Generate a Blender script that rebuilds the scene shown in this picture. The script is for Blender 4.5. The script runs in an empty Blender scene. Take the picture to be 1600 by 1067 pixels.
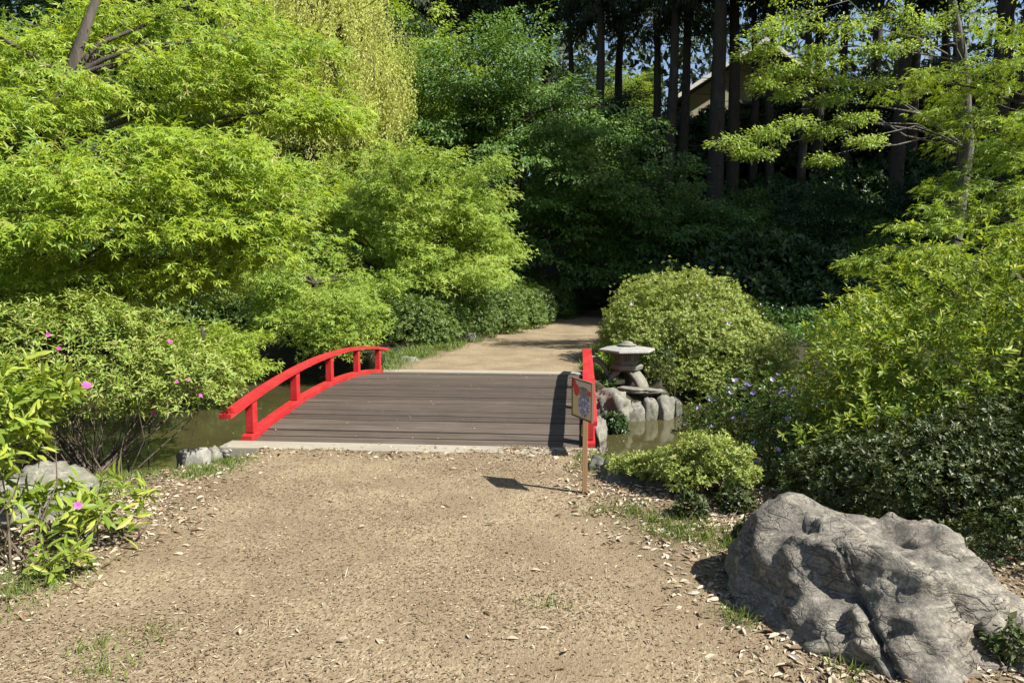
import bpy, bmesh, math, random
import numpy as np
from mathutils import Vector, Matrix

S = bpy.context.scene
COL = S.collection
R = math.radians

# ------------------------------------------------------------------ camera, sky, sun, exposure
CAM_Z, FPX, PITCH, YAW = 1.55, 1155.0, 5.54, 5.24
cam_d = bpy.data.cameras.new("camera")
cam_d.sensor_width = 36.0
cam_d.lens = 36.0 * FPX / 1600.0
cam_d.clip_start, cam_d.clip_end = 0.05, 1500.0
cam = bpy.data.objects.new("camera", cam_d)
COL.objects.link(cam)
cam.location = (0, 0, CAM_Z)
cam.rotation_euler = (R(90 - PITCH), 0, R(YAW))
S.camera = cam

SUN_DIR = Vector((0.94, -0.34, 1.12)).normalized()          # towards the sun
SUN_EL = math.asin(SUN_DIR.z)
world = bpy.data.worlds.new("World")
S.world = world
world.use_nodes = True
wn = world.node_tree
sky = wn.nodes.new("ShaderNodeTexSky")
sky.sky_type = 'NISHITA'
sky.sun_disc = False
sky.sun_elevation = SUN_EL
sky.sun_rotation = math.atan2(SUN_DIR.x, SUN_DIR.y)
wn.links.new(sky.outputs[0], wn.nodes["Background"].inputs[0])
wn.nodes["Background"].inputs[1].default_value = 0.068
sun_d = bpy.data.lights.new("sun", 'SUN')
sun_d.energy, sun_d.angle, sun_d.color = 5.0, R(0.53), (1.0, 0.965, 0.90)
sun = bpy.data.objects.new("sun", sun_d)
COL.objects.link(sun)
sun.rotation_euler = SUN_DIR.to_track_quat('Z', 'Y').to_euler()
sun.location = SUN_DIR * 60
S.view_settings.view_transform = 'Standard'
S.view_settings.look = 'None'
S.view_settings.gamma = 1.0
S.view_settings.use_curve_mapping = False
S.view_settings.exposure = 1.3
S.render.engine = 'CYCLES'
S.cycles.use_denoising = True
S.cycles.max_bounces = 7
S.cycles.diffuse_bounces = 5
S.cycles.transmission_bounces = 5
S.cycles.transparent_max_bounces = 4
S.cycles.caustics_reflective = False
S.cycles.caustics_refractive = False


def pitched(px, py):
    """direction through a photograph pixel (1600 x 1067)"""
    d = Vector(((px - 800) / FPX, (533.5 - py) / FPX, -1.0))
    return cam.rotation_euler.to_matrix() @ d


def at(px, py, Y):
    d = pitched(px, py)
    t = Y / d.y
    return np.array((d.x * t, Y, CAM_Z + d.z * t))


def project(p):
    """pixel of world points (n,3)"""
    m = np.array(cam.rotation_euler.to_matrix())
    q = (np.asarray(p) - np.array((0, 0, CAM_Z))) @ m
    return 800 + FPX * q[:, 0] / -q[:, 2], 533.5 - FPX * q[:, 1] / -q[:, 2], -q[:, 2]


# ------------------------------------------------------------------ numpy helpers
def vnoise(p, seed=0):
    p = np.asarray(p, float)
    i = np.floor(p)
    f = p - i
    u = f * f * (3 - 2 * f)
    out = 0
    for a in (0, 1):
        for b in (0, 1):
            for c in (0, 1):
                h = np.sin((i[:, 0] + a) * 127.1 + (i[:, 1] + b) * 311.7 + (i[:, 2] + c) * 74.7 + seed * 17.31) * 43758.5453
                h = h - np.floor(h)
                w = (u[:, 0] if a else 1 - u[:, 0]) * (u[:, 1] if b else 1 - u[:, 1]) * (u[:, 2] if c else 1 - u[:, 2])
                out = out + h * w
    return out * 2 - 1


def fbm(p, octv=4, seed=0, gain=0.5):
    p = np.asarray(p, float)
    a, s, out = 1.0, 1.0, 0
    for k in range(octv):
        out = out + a * vnoise(p * s + k * 13.7, seed + k)
        a *= gain
        s *= 2.03
    return out


def smooth(e0, e1, x):
    t = np.clip((x - e0) / (e1 - e0), 0, 1)
    return t * t * (3 - 2 * t)


def nrmz(v):
    return v / np.maximum(np.linalg.norm(v, axis=-1, keepdims=True), 1e-9)


def poly_sdf(x, y, poly):
    """signed distance, negative inside"""
    x = np.asarray(x, float); y = np.asarray(y, float)
    d = np.full(x.shape, 1e9)
    ins = np.zeros(x.shape, bool)
    n = len(poly)
    for k in range(n):
        ax, ay = poly[k]; bx, by = poly[(k + 1) % n]
        ex, ey = bx - ax, by - ay
        t = np.clip(((x - ax) * ex + (y - ay) * ey) / (ex * ex + ey * ey), 0, 1)
        d = np.minimum(d, np.hypot(x - ax - t * ex, y - ay - t * ey))
        c = ((ay > y) != (by > y)) & (x < (bx - ax) * (y - ay) / ((by - ay) if by != ay else 1e-9) + ax)
        ins ^= c
    return np.where(ins, -d, d)


# ------------------------------------------------------------------ object helpers
def np_mesh(name, co, faces, rnd=None, smooth_shade=False):
    """faces: (n,k) int array"""
    me = bpy.data.meshes.new(name)
    co = np.ascontiguousarray(co, np.float32); faces = np.ascontiguousarray(faces, np.int32)
    n, k = faces.shape
    me.vertices.add(len(co)); me.vertices.foreach_set("co", co.ravel())
    me.loops.add(n * k); me.loops.foreach_set("vertex_index", faces.ravel())
    me.polygons.add(n); me.polygons.foreach_set("loop_start", np.arange(0, n * k, k, dtype=np.int32))
    if rnd is not None:
        a = me.attributes.new("rnd", 'FLOAT', 'FACE')
        a.data.foreach_set("value", np.ascontiguousarray(rnd, np.float32))
    me.update(calc_edges=True)
    me.polygons.foreach_set("use_smooth", np.full(n, smooth_shade))
    return me


def link(name, me, mat, parent=None, loc=None):
    o = bpy.data.objects.new(name, me)
    COL.objects.link(o)
    if mat is not None and len(me.materials) == 0:
        me.materials.append(mat)
    if parent is not None:
        o.parent = parent
    if loc is not None:
        o.location = loc
    return o


def tag(o, label=None, cat=None, group=None, kind=None):
    if label: o["label"] = label
    if cat: o["category"] = cat
    if group: o["group"] = group
    if kind: o["kind"] = kind
    return o


def thing(name, label, cat, loc=(0, 0, 0), group=None):
    o = bpy.data.objects.new(name, None)
    COL.objects.link(o)
    o.empty_display_size = 0.1
    o.location = loc
    return tag(o, label, cat, group)


def copy_tree(src, loc, rz=0.0, sc=1.0, label=None, group=None, top=True):
    c = src.copy()
    COL.objects.link(c)
    if top:
        c.location = loc
        c.rotation_euler = (0, 0, rz)
        c.scale = (sc, sc, sc) if not isinstance(sc, tuple) else sc
        if label: c["label"] = label
        if group: c["group"] = group
    for ch in list(src.children):
        k = copy_tree(ch, None, top=False)
        k.parent = c
    return c


class MB:
    """collects triangles/quads; build() links ONE mesh object"""
    def __init__(self):
        self.v, self.f = [], []

    def add(self, vs, fs):
        b = len(self.v)
        self.v += [tuple(v) for v in vs]
        self.f += [tuple(i + b for i in f) for f in fs]

    def box(self, c, s, m=None):
        x, y, z = (d / 2 for d in s)
        vs = [Vector((sx * x, sy * y, sz * z)) for sz in (-1, 1) for sx, sy in ((-1, -1), (1, -1), (1, 1), (-1, 1))]
        if m is not None:
            vs = [m @ v for v in vs]
        c = Vector(c)
        self.add([v + c for v in vs], [(3, 2, 1, 0), (4, 5, 6, 7), (0, 1, 5, 4), (1, 2, 6, 5), (2, 3, 7, 6), (3, 0, 4, 7)])

    def tube(self, pts, rad, n=6, cap=True):
        pts = [Vector(p) for p in pts]
        rings = []
        up = Vector((0.31, 0.17, 0.93))
        for i, p in enumerate(pts):
            t = (pts[min(i + 1, len(pts) - 1)] - pts[max(i - 1, 0)]).normalized()
            a = t.cross(up)
            if a.length < 1e-3: a = t.cross(Vector((1, 0, 0)))
            a.normalize(); b = t.cross(a)
            rings.append([p + (a * math.cos(2 * math.pi * k / n) + b * math.sin(2 * math.pi * k / n)) * rad[i] for k in range(n)])
        fs = []
        for i in range(len(pts) - 1):
            for k in range(n):
                k2 = (k + 1) % n
                fs.append((i * n + k, i * n + k2, (i + 1) * n + k2, (i + 1) * n + k))
        if cap:
            fs.append(tuple(range(n - 1, -1, -1)))
            fs.append(tuple((len(pts) - 1) * n + k for k in range(n)))
        self.add([v for r in rings for v in r], fs)

    def mesh(self, name, smooth_shade=False, bevel=0.0):
        me = bpy.data.meshes.new(name)
        me.from_pydata(self.v, [], self.f)
        if bevel:
            bm = bmesh.new(); bm.from_mesh(me)
            bmesh.ops.bevel(bm, geom=list(bm.edges), offset=bevel, segments=2, affect='EDGES', profile=0.6)
            bm.to_mesh(me); bm.free()
        me.update()
        if smooth_shade:
            me.polygons.foreach_set("use_smooth", np.full(len(me.polygons), True))
        return me

    def build(self, name, mat, parent=None, smooth_shade=False, bevel=0.0):
        return link(name, self.mesh(name, smooth_shade, bevel), mat, parent)


# ------------------------------------------------------------------ materials
def new_mat(name):
    m = bpy.data.materials.new(name)
    m.use_nodes = True
    nt = m.node_tree
    b = nt.nodes["Principled BSDF"]
    return m, nt, b


def N(nt, typ, **kw):
    n = nt.nodes.new(typ)
    for k, v in kw.items():
        if k.startswith("i_"):
            n.inputs[k[2:].replace("_", " ")].default_value = v
        else:
            setattr(n, k, v)
    return n


def ramp(nt, fac, stops, interp='LINEAR'):
    r = nt.nodes.new("ShaderNodeValToRGB")
    r.color_ramp.interpolation = interp
    els = r.color_ramp.elements
    while len(els) > 1: els.remove(els[-1])
    els[0].position = stops[0][0]; els[0].color = (*stops[0][1], 1)
    for p, c in stops[1:]:
        e = els.new(p); e.color = (*c, 1)
    if fac is not None: nt.links.new(fac, r.inputs[0])
    return r


def mixc(nt, fac, a, b, mode='MIX'):
    n = nt.nodes.new("ShaderNodeMix"); n.data_type = 'RGBA'; n.blend_type = mode
    for sock, v in ((n.inputs[0], fac), (n.inputs[6], a), (n.inputs[7], b)):
        if hasattr(v, "links"): nt.links.new(v, sock)
        elif isinstance(v, (int, float)): sock.default_value = v
        else: sock.default_value = (*v, 1)
    return n.outputs[2]


def math_n(nt, op, a, b=0.0, clamp=False):
    n = nt.nodes.new("ShaderNodeMath"); n.operation = op; n.use_clamp = clamp
    for i, v in enumerate((a, b)):
        if hasattr(v, "links"): nt.links.new(v, n.inputs[i])
        else: n.inputs[i].default_value = v
    return n.outputs[0]


def noise(nt, vec, scale, detail=4.0, rough=0.55, dist=0.0):
    n = N(nt, "ShaderNodeTexNoise")
    n.inputs["Scale"].default_value = scale; n.inputs["Detail"].default_value = detail
    n.inputs["Roughness"].default_value = rough; n.inputs["Distortion"].default_value = dist
    if vec is not None: nt.links.new(vec, n.inputs["Vector"])
    return n.outputs["Fac"]


def voro(nt, vec, scale, feature='F1', out="Distance", rnd=1.0):
    n = N(nt, "ShaderNodeTexVoronoi"); n.feature = feature
    n.inputs["Scale"].default_value = scale; n.inputs["Randomness"].default_value = rnd
    if vec is not None: nt.links.new(vec, n.inputs["Vector"])
    return n.outputs[out]


def coords(nt, kind="Object", scale=(1, 1, 1), rot=(0, 0, 0)):
    t = N(nt, "ShaderNodeTexCoord"); m = N(nt, "ShaderNodeMapping")
    m.inputs["Scale"].default_value = scale; m.inputs["Rotation"].default_value = rot
    nt.links.new(t.outputs[kind], m.inputs["Vector"])
    return m.outputs["Vector"]


def bump(nt, bsdf, height, strength=0.5, dist=0.01):
    b = N(nt, "ShaderNodeBump")
    b.inputs["Strength"].default_value = strength; b.inputs["Distance"].default_value = dist
    nt.links.new(height, b.inputs["Height"]); nt.links.new(b.outputs[0], bsdf.inputs["Normal"])
    return b


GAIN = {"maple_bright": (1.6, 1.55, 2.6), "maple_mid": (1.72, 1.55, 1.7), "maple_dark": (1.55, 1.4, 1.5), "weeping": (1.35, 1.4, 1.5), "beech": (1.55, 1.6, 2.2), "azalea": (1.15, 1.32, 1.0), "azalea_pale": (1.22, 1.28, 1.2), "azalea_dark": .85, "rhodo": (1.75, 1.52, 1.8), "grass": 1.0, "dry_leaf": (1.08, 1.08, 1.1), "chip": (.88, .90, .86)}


def leaf_mat(name, cols, trans=0.42, rough=0.45, tcol=(1.18, 1.15, 0.5), spec=0.35):
    """per-leaf colour from a random face value plus the object's own random number"""
    g = GAIN.get(name, 1.0)
    cols = [(p, tuple(min(.9, x * y) for x, y in zip(c, g if isinstance(g, tuple) else (g,) * 3))) for p, c in cols]
    m, nt, b = new_mat(name)
    a = N(nt, "ShaderNodeAttribute"); a.attribute_name = "rnd"
    oi = N(nt, "ShaderNodeObjectInfo")
    f = math_n(nt, 'FRACT', math_n(nt, 'ADD', a.outputs["Fac"], oi.outputs["Random"]))
    r = ramp(nt, f, cols)
    nt.links.new(r.outputs[0], b.inputs["Base Color"])
    b.inputs["Roughness"].default_value = rough
    b.inputs["Specular IOR Level"].default_value = spec
    t = N(nt, "ShaderNodeBsdfTranslucent")
    tc = mixc(nt, 1.0, r.outputs[0], tcol, 'MULTIPLY')
    nt.links.new(tc, t.inputs["Color"])
    mx = N(nt, "ShaderNodeMixShader"); mx.inputs[0].default_value = trans
    nt.links.new(b.outputs[0], mx.inputs[1]); nt.links.new(t.outputs[0], mx.inputs[2])
    nt.links.new(mx.outputs[0], nt.nodes["Material Output"].inputs["Surface"])
    return m


def bark_mat(name, c1, c2, sc=6.0, moss=0.0):
    m, nt, b = new_mat(name)
    v = coords(nt, "Object", (sc * 3, sc * 3, sc * 0.6))
    n1 = noise(nt, v, 1.0, 6, 0.65, 0.6)
    v2 = coords(nt, "Object", (2, 2, 2))
    n2 = noise(nt, v2, 1.2, 3)
    c = ramp(nt, n1, [(0.3, c1), (0.62, c2), (0.75, tuple(x * 1.35 for x in c2))])
    col = c.outputs[0]
    if moss:
        col = mixc(nt, math_n(nt, 'MULTIPLY', ramp(nt, n2, [(0.45, (0, 0, 0)), (0.65, (1, 1, 1))]).outputs[0], moss), col, (0.05, 0.07, 0.025))
    nt.links.new(col, b.inputs["Base Color"])
    b.inputs["Roughness"].default_value = 0.9
    bump(nt, b, n1, 0.8, 0.03)
    return m


def stone_mat(name, dark, mid, light, sc=1.0, lichen=0.35, strata=0.0, moss=0.0, cracks=False):
    m, nt, b = new_mat(name)
    dark, mid, light = (tuple(x * .68 for x in c) for c in (dark, mid, light))
    v = coords(nt, "Object", (sc, sc, sc))
    n1 = noise(nt, v, 3.0, 8, 0.62, 0.4)
    n2 = noise(nt, v, 22.0, 6, 0.7)
    c = ramp(nt, n1, [(0.3, dark), (0.5, mid), (0.7, light)])
    col = mixc(nt, 0.55, c.outputs[0], ramp(nt, n2, [(0.32, tuple(x * 0.55 for x in dark)), (0.5, mid), (0.68, light)]).outputs[0])
    if strata:
        vs = coords(nt, "Object", (sc * 2, sc * 2, sc * 26), (R(24), R(-30), 0))
        ns = noise(nt, vs, 1.0, 5, 0.6, 0.8)
        col = mixc(nt, strata, col, ramp(nt, ns, [(0.33, tuple(x * 0.45 for x in dark)), (0.5, mid), (0.66, tuple(min(1, x * 1.15) for x in light))]).outputs[0])
    vl = voro(nt, v, 9.0)
    nl = noise(nt, v, 5.5, 5, 0.7)
    lm = math_n(nt, 'MULTIPLY', ramp(nt, nl, [(0.54, (0, 0, 0)), (0.62, (1, 1, 1))]).outputs[0], lichen)
    col = mixc(nt, lm, col, tuple(min(1.0, x * 1.5) for x in light))
    if moss:
        g = N(nt, "ShaderNodeNewGeometry"); sx = N(nt, "ShaderNodeSeparateXYZ")
        nt.links.new(g.outputs["Normal"], sx.inputs[0])
        nm = noise(nt, v, 4.0, 5, 0.65)
        mm = math_n(nt, 'MULTIPLY', ramp(nt, nm, [(0.42, (0, 0, 0)), (0.6, (1, 1, 1))]).outputs[0], moss)
        col = mixc(nt, mm, col, (0.085, 0.10, 0.03))
    h = math_n(nt, 'ADD', math_n(nt, 'MULTIPLY', n1, 0.6), math_n(nt, 'MULTIPLY', n2, 0.4))
    if cracks:                                                         # veins and open joints along the bedding
        tt = N(nt, "ShaderNodeTexCoord"); nz = N(nt, "ShaderNodeTexNoise"); nz.inputs["Scale"].default_value = 5.0; nz.inputs["Detail"].default_value = 6
        nt.links.new(tt.outputs["Object"], nz.inputs["Vector"])
        dv = mixc(nt, 0.16, tt.outputs["Object"], nz.outputs["Color"], 'ADD')
        mp = N(nt, "ShaderNodeMapping"); mp.inputs["Rotation"].default_value = (R(8), R(27), 0); mp.inputs["Scale"].default_value = (3.2, 3.8, 9.5)
        nt.links.new(dv, mp.inputs["Vector"])
        e = voro(nt, mp.outputs[0], 1.0, 'DISTANCE_TO_EDGE')
        e2 = voro(nt, mp.outputs[0], 3.1, 'DISTANCE_TO_EDGE')
        c1 = ramp(nt, e, [(.0, (.3, .3, .3)), (.03, (1, 1, 1))]).outputs[0]; c2 = ramp(nt, e2, [(.0, (.35, .35, .35)), (.05, (1, 1, 1))]).outputs[0]
        pres = ramp(nt, noise(nt, v, 2.0, 3), [(.42, (1, 1, 1)), (.58, (0, 0, 0))]).outputs[0]
        cc = mixc(nt, pres, mixc(nt, 1.0, c1, c2, 'MULTIPLY'), (1, 1, 1))
        col = mixc(nt, math_n(nt, 'SUBTRACT', 1.0, cc), col, tuple(x * .45 for x in dark))
        g3 = noise(nt, v, 48, 5, .75)
        col = mixc(nt, 0.55, col, mixc(nt, 1.0, col, ramp(nt, g3, [(.36, (.35, .34, .32)), (.5, (1, 1, 1)), (.66, (1.9, 1.85, 1.75))]).outputs[0], 'MULTIPLY'))
        br = ramp(nt, noise(nt, v, 1.3, 5, .6), [(.5, (0, 0, 0)), (.68, (.5, .5, .5))]).outputs[0]
        col = mixc(nt, br, col, (.17, .125, .085))
        h = math_n(nt, 'ADD', h, math_n(nt, 'ADD', math_n(nt, 'MULTIPLY', cc, .8), math_n(nt, 'MULTIPLY', g3, .5)))
    nt.links.new(col, b.inputs["Base Color"])
    b.inputs["Roughness"].default_value = 0.78
    bump(nt, b, h, 0.9 if cracks else 0.7, 0.02 / sc)
    return m


M = {}
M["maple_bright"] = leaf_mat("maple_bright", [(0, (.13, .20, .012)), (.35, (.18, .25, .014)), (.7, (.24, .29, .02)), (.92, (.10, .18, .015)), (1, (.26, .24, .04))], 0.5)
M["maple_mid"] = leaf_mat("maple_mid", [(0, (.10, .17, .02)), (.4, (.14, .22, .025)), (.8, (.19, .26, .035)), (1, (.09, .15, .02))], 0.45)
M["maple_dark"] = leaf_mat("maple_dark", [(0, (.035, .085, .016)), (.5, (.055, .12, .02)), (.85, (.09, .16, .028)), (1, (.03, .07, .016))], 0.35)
M["weeping"] = leaf_mat("weeping", [(0, (.28, .30, .06)), (.5, (.37, .38, .10)), (.85, (.45, .44, .15)), (1, (.22, .24, .04))], 0.45)
M["beech"] = leaf_mat("beech", [(0, (.15, .21, .03)), (.5, (.22, .27, .05)), (1, (.12, .18, .02))], 0.5)
M["azalea"] = leaf_mat("azalea", [(0, (.10, .14, .025)), (.45, (.15, .19, .035)), (.8, (.21, .23, .055)), (1, (.22, .18, .07))], 0.3, 0.5)
M["azalea_pale"] = leaf_mat("azalea_pale", [(0, (.15, .19, .04)), (.45, (.22, .26, .06)), (.8, (.29, .30, .09)), (1, (.25, .20, .09))], 0.35, 0.5)
M["azalea_dark"] = leaf_mat("azalea_dark", [(0, (.04, .065, .018)), (.5, (.06, .09, .022)), (1, (.09, .10, .03))], 0.25)  # gain lowered to stand in for shade on the bush by the boulder
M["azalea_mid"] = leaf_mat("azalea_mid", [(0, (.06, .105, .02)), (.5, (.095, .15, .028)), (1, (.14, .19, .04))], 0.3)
M["rhodo"] = leaf_mat("rhodo", [(0, (.08, .14, .018)), (.4, (.12, .19, .022)), (.75, (.18, .25, .03)), (1, (.22, .27, .04))], 0.45, 0.45, spec=0.3)
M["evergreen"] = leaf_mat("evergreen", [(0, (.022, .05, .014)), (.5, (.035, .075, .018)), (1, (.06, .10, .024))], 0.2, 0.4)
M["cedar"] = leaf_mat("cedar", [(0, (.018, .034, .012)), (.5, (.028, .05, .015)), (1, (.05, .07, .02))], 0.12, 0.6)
M["cover"] = leaf_mat("cover", [(0, (.05, .11, .025)), (.5, (.075, .15, .03)), (1, (.10, .18, .035))], 0.35)
M["grass"] = leaf_mat("grass", [(0, (.09, .15, .03)), (.5, (.13, .20, .035)), (.9, (.20, .24, .06)), (1, (.32, .28, .12))], 0.35)
M["dry_leaf"] = leaf_mat("dry_leaf", [(0, (.27, .21, .13)), (.3, (.38, .32, .22)), (.5, (.20, .13, .075)), (.62, (.33, .26, .17)), (.75, (.50, .45, .35)), (.85, (.14, .085, .045)), (1, (.09, .055, .03))], 0.12, 0.65, (1, 1, 1), .25)
M["chip"] = leaf_mat("chip", [(0, (.225, .165, .10)), (.25, (.16, .105, .06)), (.5, (.29, .22, .14)), (.75, (.085, .055, .03)), (.9, (.46, .385, .27)), (1, (.20, .14, .085))], 0.0, 0.8, (1, 1, 1), .2)
M["pink"] = leaf_mat("pink", [(0, (.55, .10, .42)), (.5, (.66, .16, .52)), (1, (.60, .08, .30))], 0.35, 0.5, (1, .8, .9))
M["violet"] = leaf_mat("violet", [(0, (.36, .27, .55)), (.5, (.48, .38, .66)), (1, (.60, .50, .74))], 0.35, 0.5, (.9, .8, 1))
M["white_petal"] = leaf_mat("white_petal", [(0, (.7, .7, .66)), (1, (.8, .8, .78))], 0.3, 0.5, (1, 1, 1))
M["bark_maple"] = bark_mat("bark_maple", (.025, .019, .014), (.06, .047, .034), 6)
M["bark_cedar"] = bark_mat("bark_cedar", (.016, .011, .008), (.045, .032, .024), 4, 0.25)
M["bark_pale"] = bark_mat("bark_pale", (.045, .04, .032), (.10, .09, .072), 5, 0.3)
M["twig"] = bark_mat("twig", (.05, .036, .025), (.12, .09, .06), 8)
M["boulder"] = stone_mat("boulder", (.09, .078, .062), (.175, .155, .125), (.33, .30, .225), 1.6, 0.45, 0.4, 0.0, True)
M["boulder_pale"] = stone_mat("boulder_pale", (.10, .092, .075), (.19, .175, .145), (.32, .30, .245), 2.2, 0.4, 0.2, 0.25)
M["rock"] = stone_mat("rock", (.11, .10, .085), (.21, .195, .165), (.34, .32, .26), 3.0, 0.35, 0.25, 0.35)
M["rock_dark"] = stone_mat("rock_dark", (.055, .05, .045), (.11, .10, .09), (.19, .175, .15), 3.0, 0.2, 0.3, 0.3)
M["rock_pale"] = stone_mat("rock_pale", (.20, .185, .155), (.31, .29, .25), (.45, .43, .37), 4.0, 0.3, 0.0, 0.1)
M["lantern"] = stone_mat("lantern", (.13, .12, .095), (.225, .21, .17), (.32, .30, .245), 7.0, 0.35, 0.0, 0.35)
M["lantern_roof"] = stone_mat("lantern_roof", (.20, .19, .16), (.34, .33, .295), (.47, .46, .41), 7.0, 0.3, 0.0, 0.12)


def plain(name, col, rough=0.5, spec=0.3):
    m, nt, b = new_mat(name)
    b.inputs["Base Color"].default_value = (*col, 1)
    b.inputs["Roughness"].default_value = rough
    b.inputs["Specular IOR Level"].default_value = spec
    return m


def paint_red():
    m, nt, b = new_mat("red_paint")
    v = coords(nt, "Object", (1, 1, 1))
    n1 = noise(nt, v, 5.0, 6, 0.65); n2 = noise(nt, v, 60.0, 3, 0.6)
    c = ramp(nt, n1, [(.3, (.28, .010, .012)), (.55, (.36, .014, .016)), (.75, (.39, .022, .022))])
    scuff = ramp(nt, n2, [(.72, (0, 0, 0)), (.78, (1, 1, 1))])
    col = mixc(nt, math_n(nt, 'MULTIPLY', scuff.outputs[0], 0.35), c.outputs[0], (.36, .06, .045))
    n4 = noise(nt, coords(nt, "Object", (14, 1.2, 14)), 1.5, 5, .65)
    col = mixc(nt, ramp(nt, n4, [(.48, (0, 0, 0)), (.68, (.55, .55, .55))]).outputs[0], col, (.42, .045, .042))
    n5 = noise(nt, v, 9, 6, .7)
    col = mixc(nt, ramp(nt, n5, [(.60, (0, 0, 0)), (.70, (.7, .7, .7))]).outputs[0], col, (.17, .018, .014))
    nt.links.new(col, b.inputs["Base Color"])
    rr = ramp(nt, n1, [(.3, (.38, .38, .38)), (.7, (.58, .58, .58))])
    nt.links.new(rr.outputs[0], b.inputs["Roughness"])
    bump(nt, b, math_n(nt, 'ADD', n2, n1), 0.15, 0.004)
    return m


def wood(name, cols, along='X', rough=0.75, grain=1.0, spots=0.0):
    m, nt, b = new_mat(name)
    cols = [tuple(x * .72 for x in c) for c in cols]
    sc = {'X': (0.7, 14, 14), 'Y': (14, 0.7, 14), 'Z': (14, 14, 0.7)}[along]
    oi = N(nt, "ShaderNodeObjectInfo")
    t = N(nt, "ShaderNodeTexCoord"); ad = N(nt, "ShaderNodeVectorMath"); ad.operation = 'ADD'
    cx = N(nt, "ShaderNodeCombineXYZ")
    k = math_n(nt, 'MULTIPLY', oi.outputs["Random"], 37.0)
    nt.links.new(k, cx.inputs[0]); nt.links.new(k, cx.inputs[1]); nt.links.new(k, cx.inputs[2])
    nt.links.new(t.outputs["Object"], ad.inputs[0]); nt.links.new(cx.outputs[0], ad.inputs[1])
    mp = N(nt, "ShaderNodeMapping"); mp.inputs["Scale"].default_value = sc
    nt.links.new(ad.outputs[0], mp.inputs["Vector"])
    n1 = noise(nt, mp.outputs[0], 2.2 * grain, 7, 0.65, 0.5)
    n2 = noise(nt, ad.outputs[0], 2.5, 4, 0.6)
    n3 = noise(nt, ad.outputs[0], 70, 3, 0.7)
    f = math_n(nt, 'ADD', math_n(nt, 'MULTIPLY', n1, 0.65), math_n(nt, 'ADD', math_n(nt, 'MULTIPLY', n2, 0.2), math_n(nt, 'MULTIPLY', oi.outputs["Random"], 0.15)))
    c = ramp(nt, f, [(.3, cols[0]), (.5, cols[1]), (.7, cols[2])])
    col = c.outputs[0]
    if spots:
        col = mixc(nt, math_n(nt, 'MULTIPLY', ramp(nt, n3, [(.66, (0, 0, 0)), (.72, (1, 1, 1))]).outputs[0], spots), col, (.30, .26, .2))
    nt.links.new(col, b.inputs["Base Color"])
    b.inputs["Roughness"].default_value = rough
    b.inputs["Specular IOR Level"].default_value = 0.25
    bump(nt, b, n1, 0.45, 0.006)
    return m


M["red"] = paint_red()
M["deck"] = wood("deck_wood", [(.046, .034, .025), (.09, .070, .054), (.155, .125, .10)], 'X', 0.7, 1.0, 0.35)
M["sill"] = wood("sill_wood", [(.20, .175, .13), (.31, .275, .21), (.42, .38, .30)], 'X', 0.85, 1.0, 0.5)
M["post_wood"] = wood("post_wood", [(.22, .12, .06), (.33, .19, .095), (.42, .26, .14)], 'Z', 0.7)
M["frame_wood"] = wood("frame_wood", [(.10, .06, .035), (.16, .10, .06), (.22, .14, .08)], 'Z', 0.7)
M["hollow_shade"] = plain("hollow_shade", (.02, .018, .015), 0.9)  # flat dark colour painted in for the shade inside openings
M["wall_plaster"] = plain("wall_plaster", (.34, .31, .20), 0.85)
M["wall_grey"] = plain("wall_grey", (.5, .48, .43), 0.85)
M["roof_tile"] = plain("roof_tile", (.16, .15, .15), 0.6)
M["white_trim"] = plain("white_trim", (.7, .68, .62), 0.6)


def ground_mat():
    m, nt, b = new_mat("ground_soil")
    v = coords(nt, "Object")
    at_ = N(nt, "ShaderNodeAttribute"); at_.attribute_name = "gravel"
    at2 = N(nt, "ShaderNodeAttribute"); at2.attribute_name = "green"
    fine = noise(nt, v, 130, 4, 0.75); mid = noise(nt, v, 26, 5, 0.7); big = noise(nt, v, 1.7, 4, 0.6)
    vc = N(nt, "ShaderNodeTexVoronoi"); vc.inputs["Scale"].default_value = 105
    vs = coords(nt, "Object", (1, .55, 1), (0, 0, .6)); nt.links.new(vs, vc.inputs["Vector"])
    chips = ramp(nt, N_sep(nt, vc.outputs["Color"]), [(0, (.17, .115, .07)), (.3, (.27, .20, .125)), (.6, (.38, .295, .195)), (.85, (.47, .385, .27)), (1, (.58, .50, .38))])
    g1 = ramp(nt, fine, [(.3, (.14, .095, .06)), (.5, (.33, .25, .16)), (.7, (.50, .41, .29))])
    gravel = mixc(nt, 0.5, chips.outputs[0], g1.outputs[0])
    gravel = mixc(nt, ramp(nt, big, [(.40, (0, 0, 0)), (.60, (.8, .8, .8))]).outputs[0], gravel, (.26, .19, .125))
    soil = mixc(nt, 0.5, ramp(nt, mid, [(.3, (.05, .036, .022)), (.55, (.12, .088, .055)), (.75, (.24, .19, .125))]).outputs[0], g1.outputs[0])
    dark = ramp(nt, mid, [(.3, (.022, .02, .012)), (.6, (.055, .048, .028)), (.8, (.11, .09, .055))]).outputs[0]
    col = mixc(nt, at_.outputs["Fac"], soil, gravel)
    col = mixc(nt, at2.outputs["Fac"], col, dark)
    col = mixc(nt, 1.0, col, (.63, .63, .585), 'MULTIPLY')
    nt.links.new(col, b.inputs["Base Color"])
    b.inputs["Roughness"].default_value = 0.92
    b.inputs["Specular IOR Level"].default_value = 0.2
    h = math_n(nt, 'ADD', math_n(nt, 'MULTIPLY', fine, 0.5), math_n(nt, 'ADD', math_n(nt, 'MULTIPLY', mid, 0.22), math_n(nt, 'MULTIPLY', vc.outputs["Distance"], 0.35)))
    bump(nt, b, h, 0.7, 0.014)
    return m


def N_sep(nt, colsock):
    s = N(nt, "ShaderNodeSeparateColor"); nt.links.new(colsock, s.inputs[0])
    return s.outputs[0]


M["ground"] = ground_mat()


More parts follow.
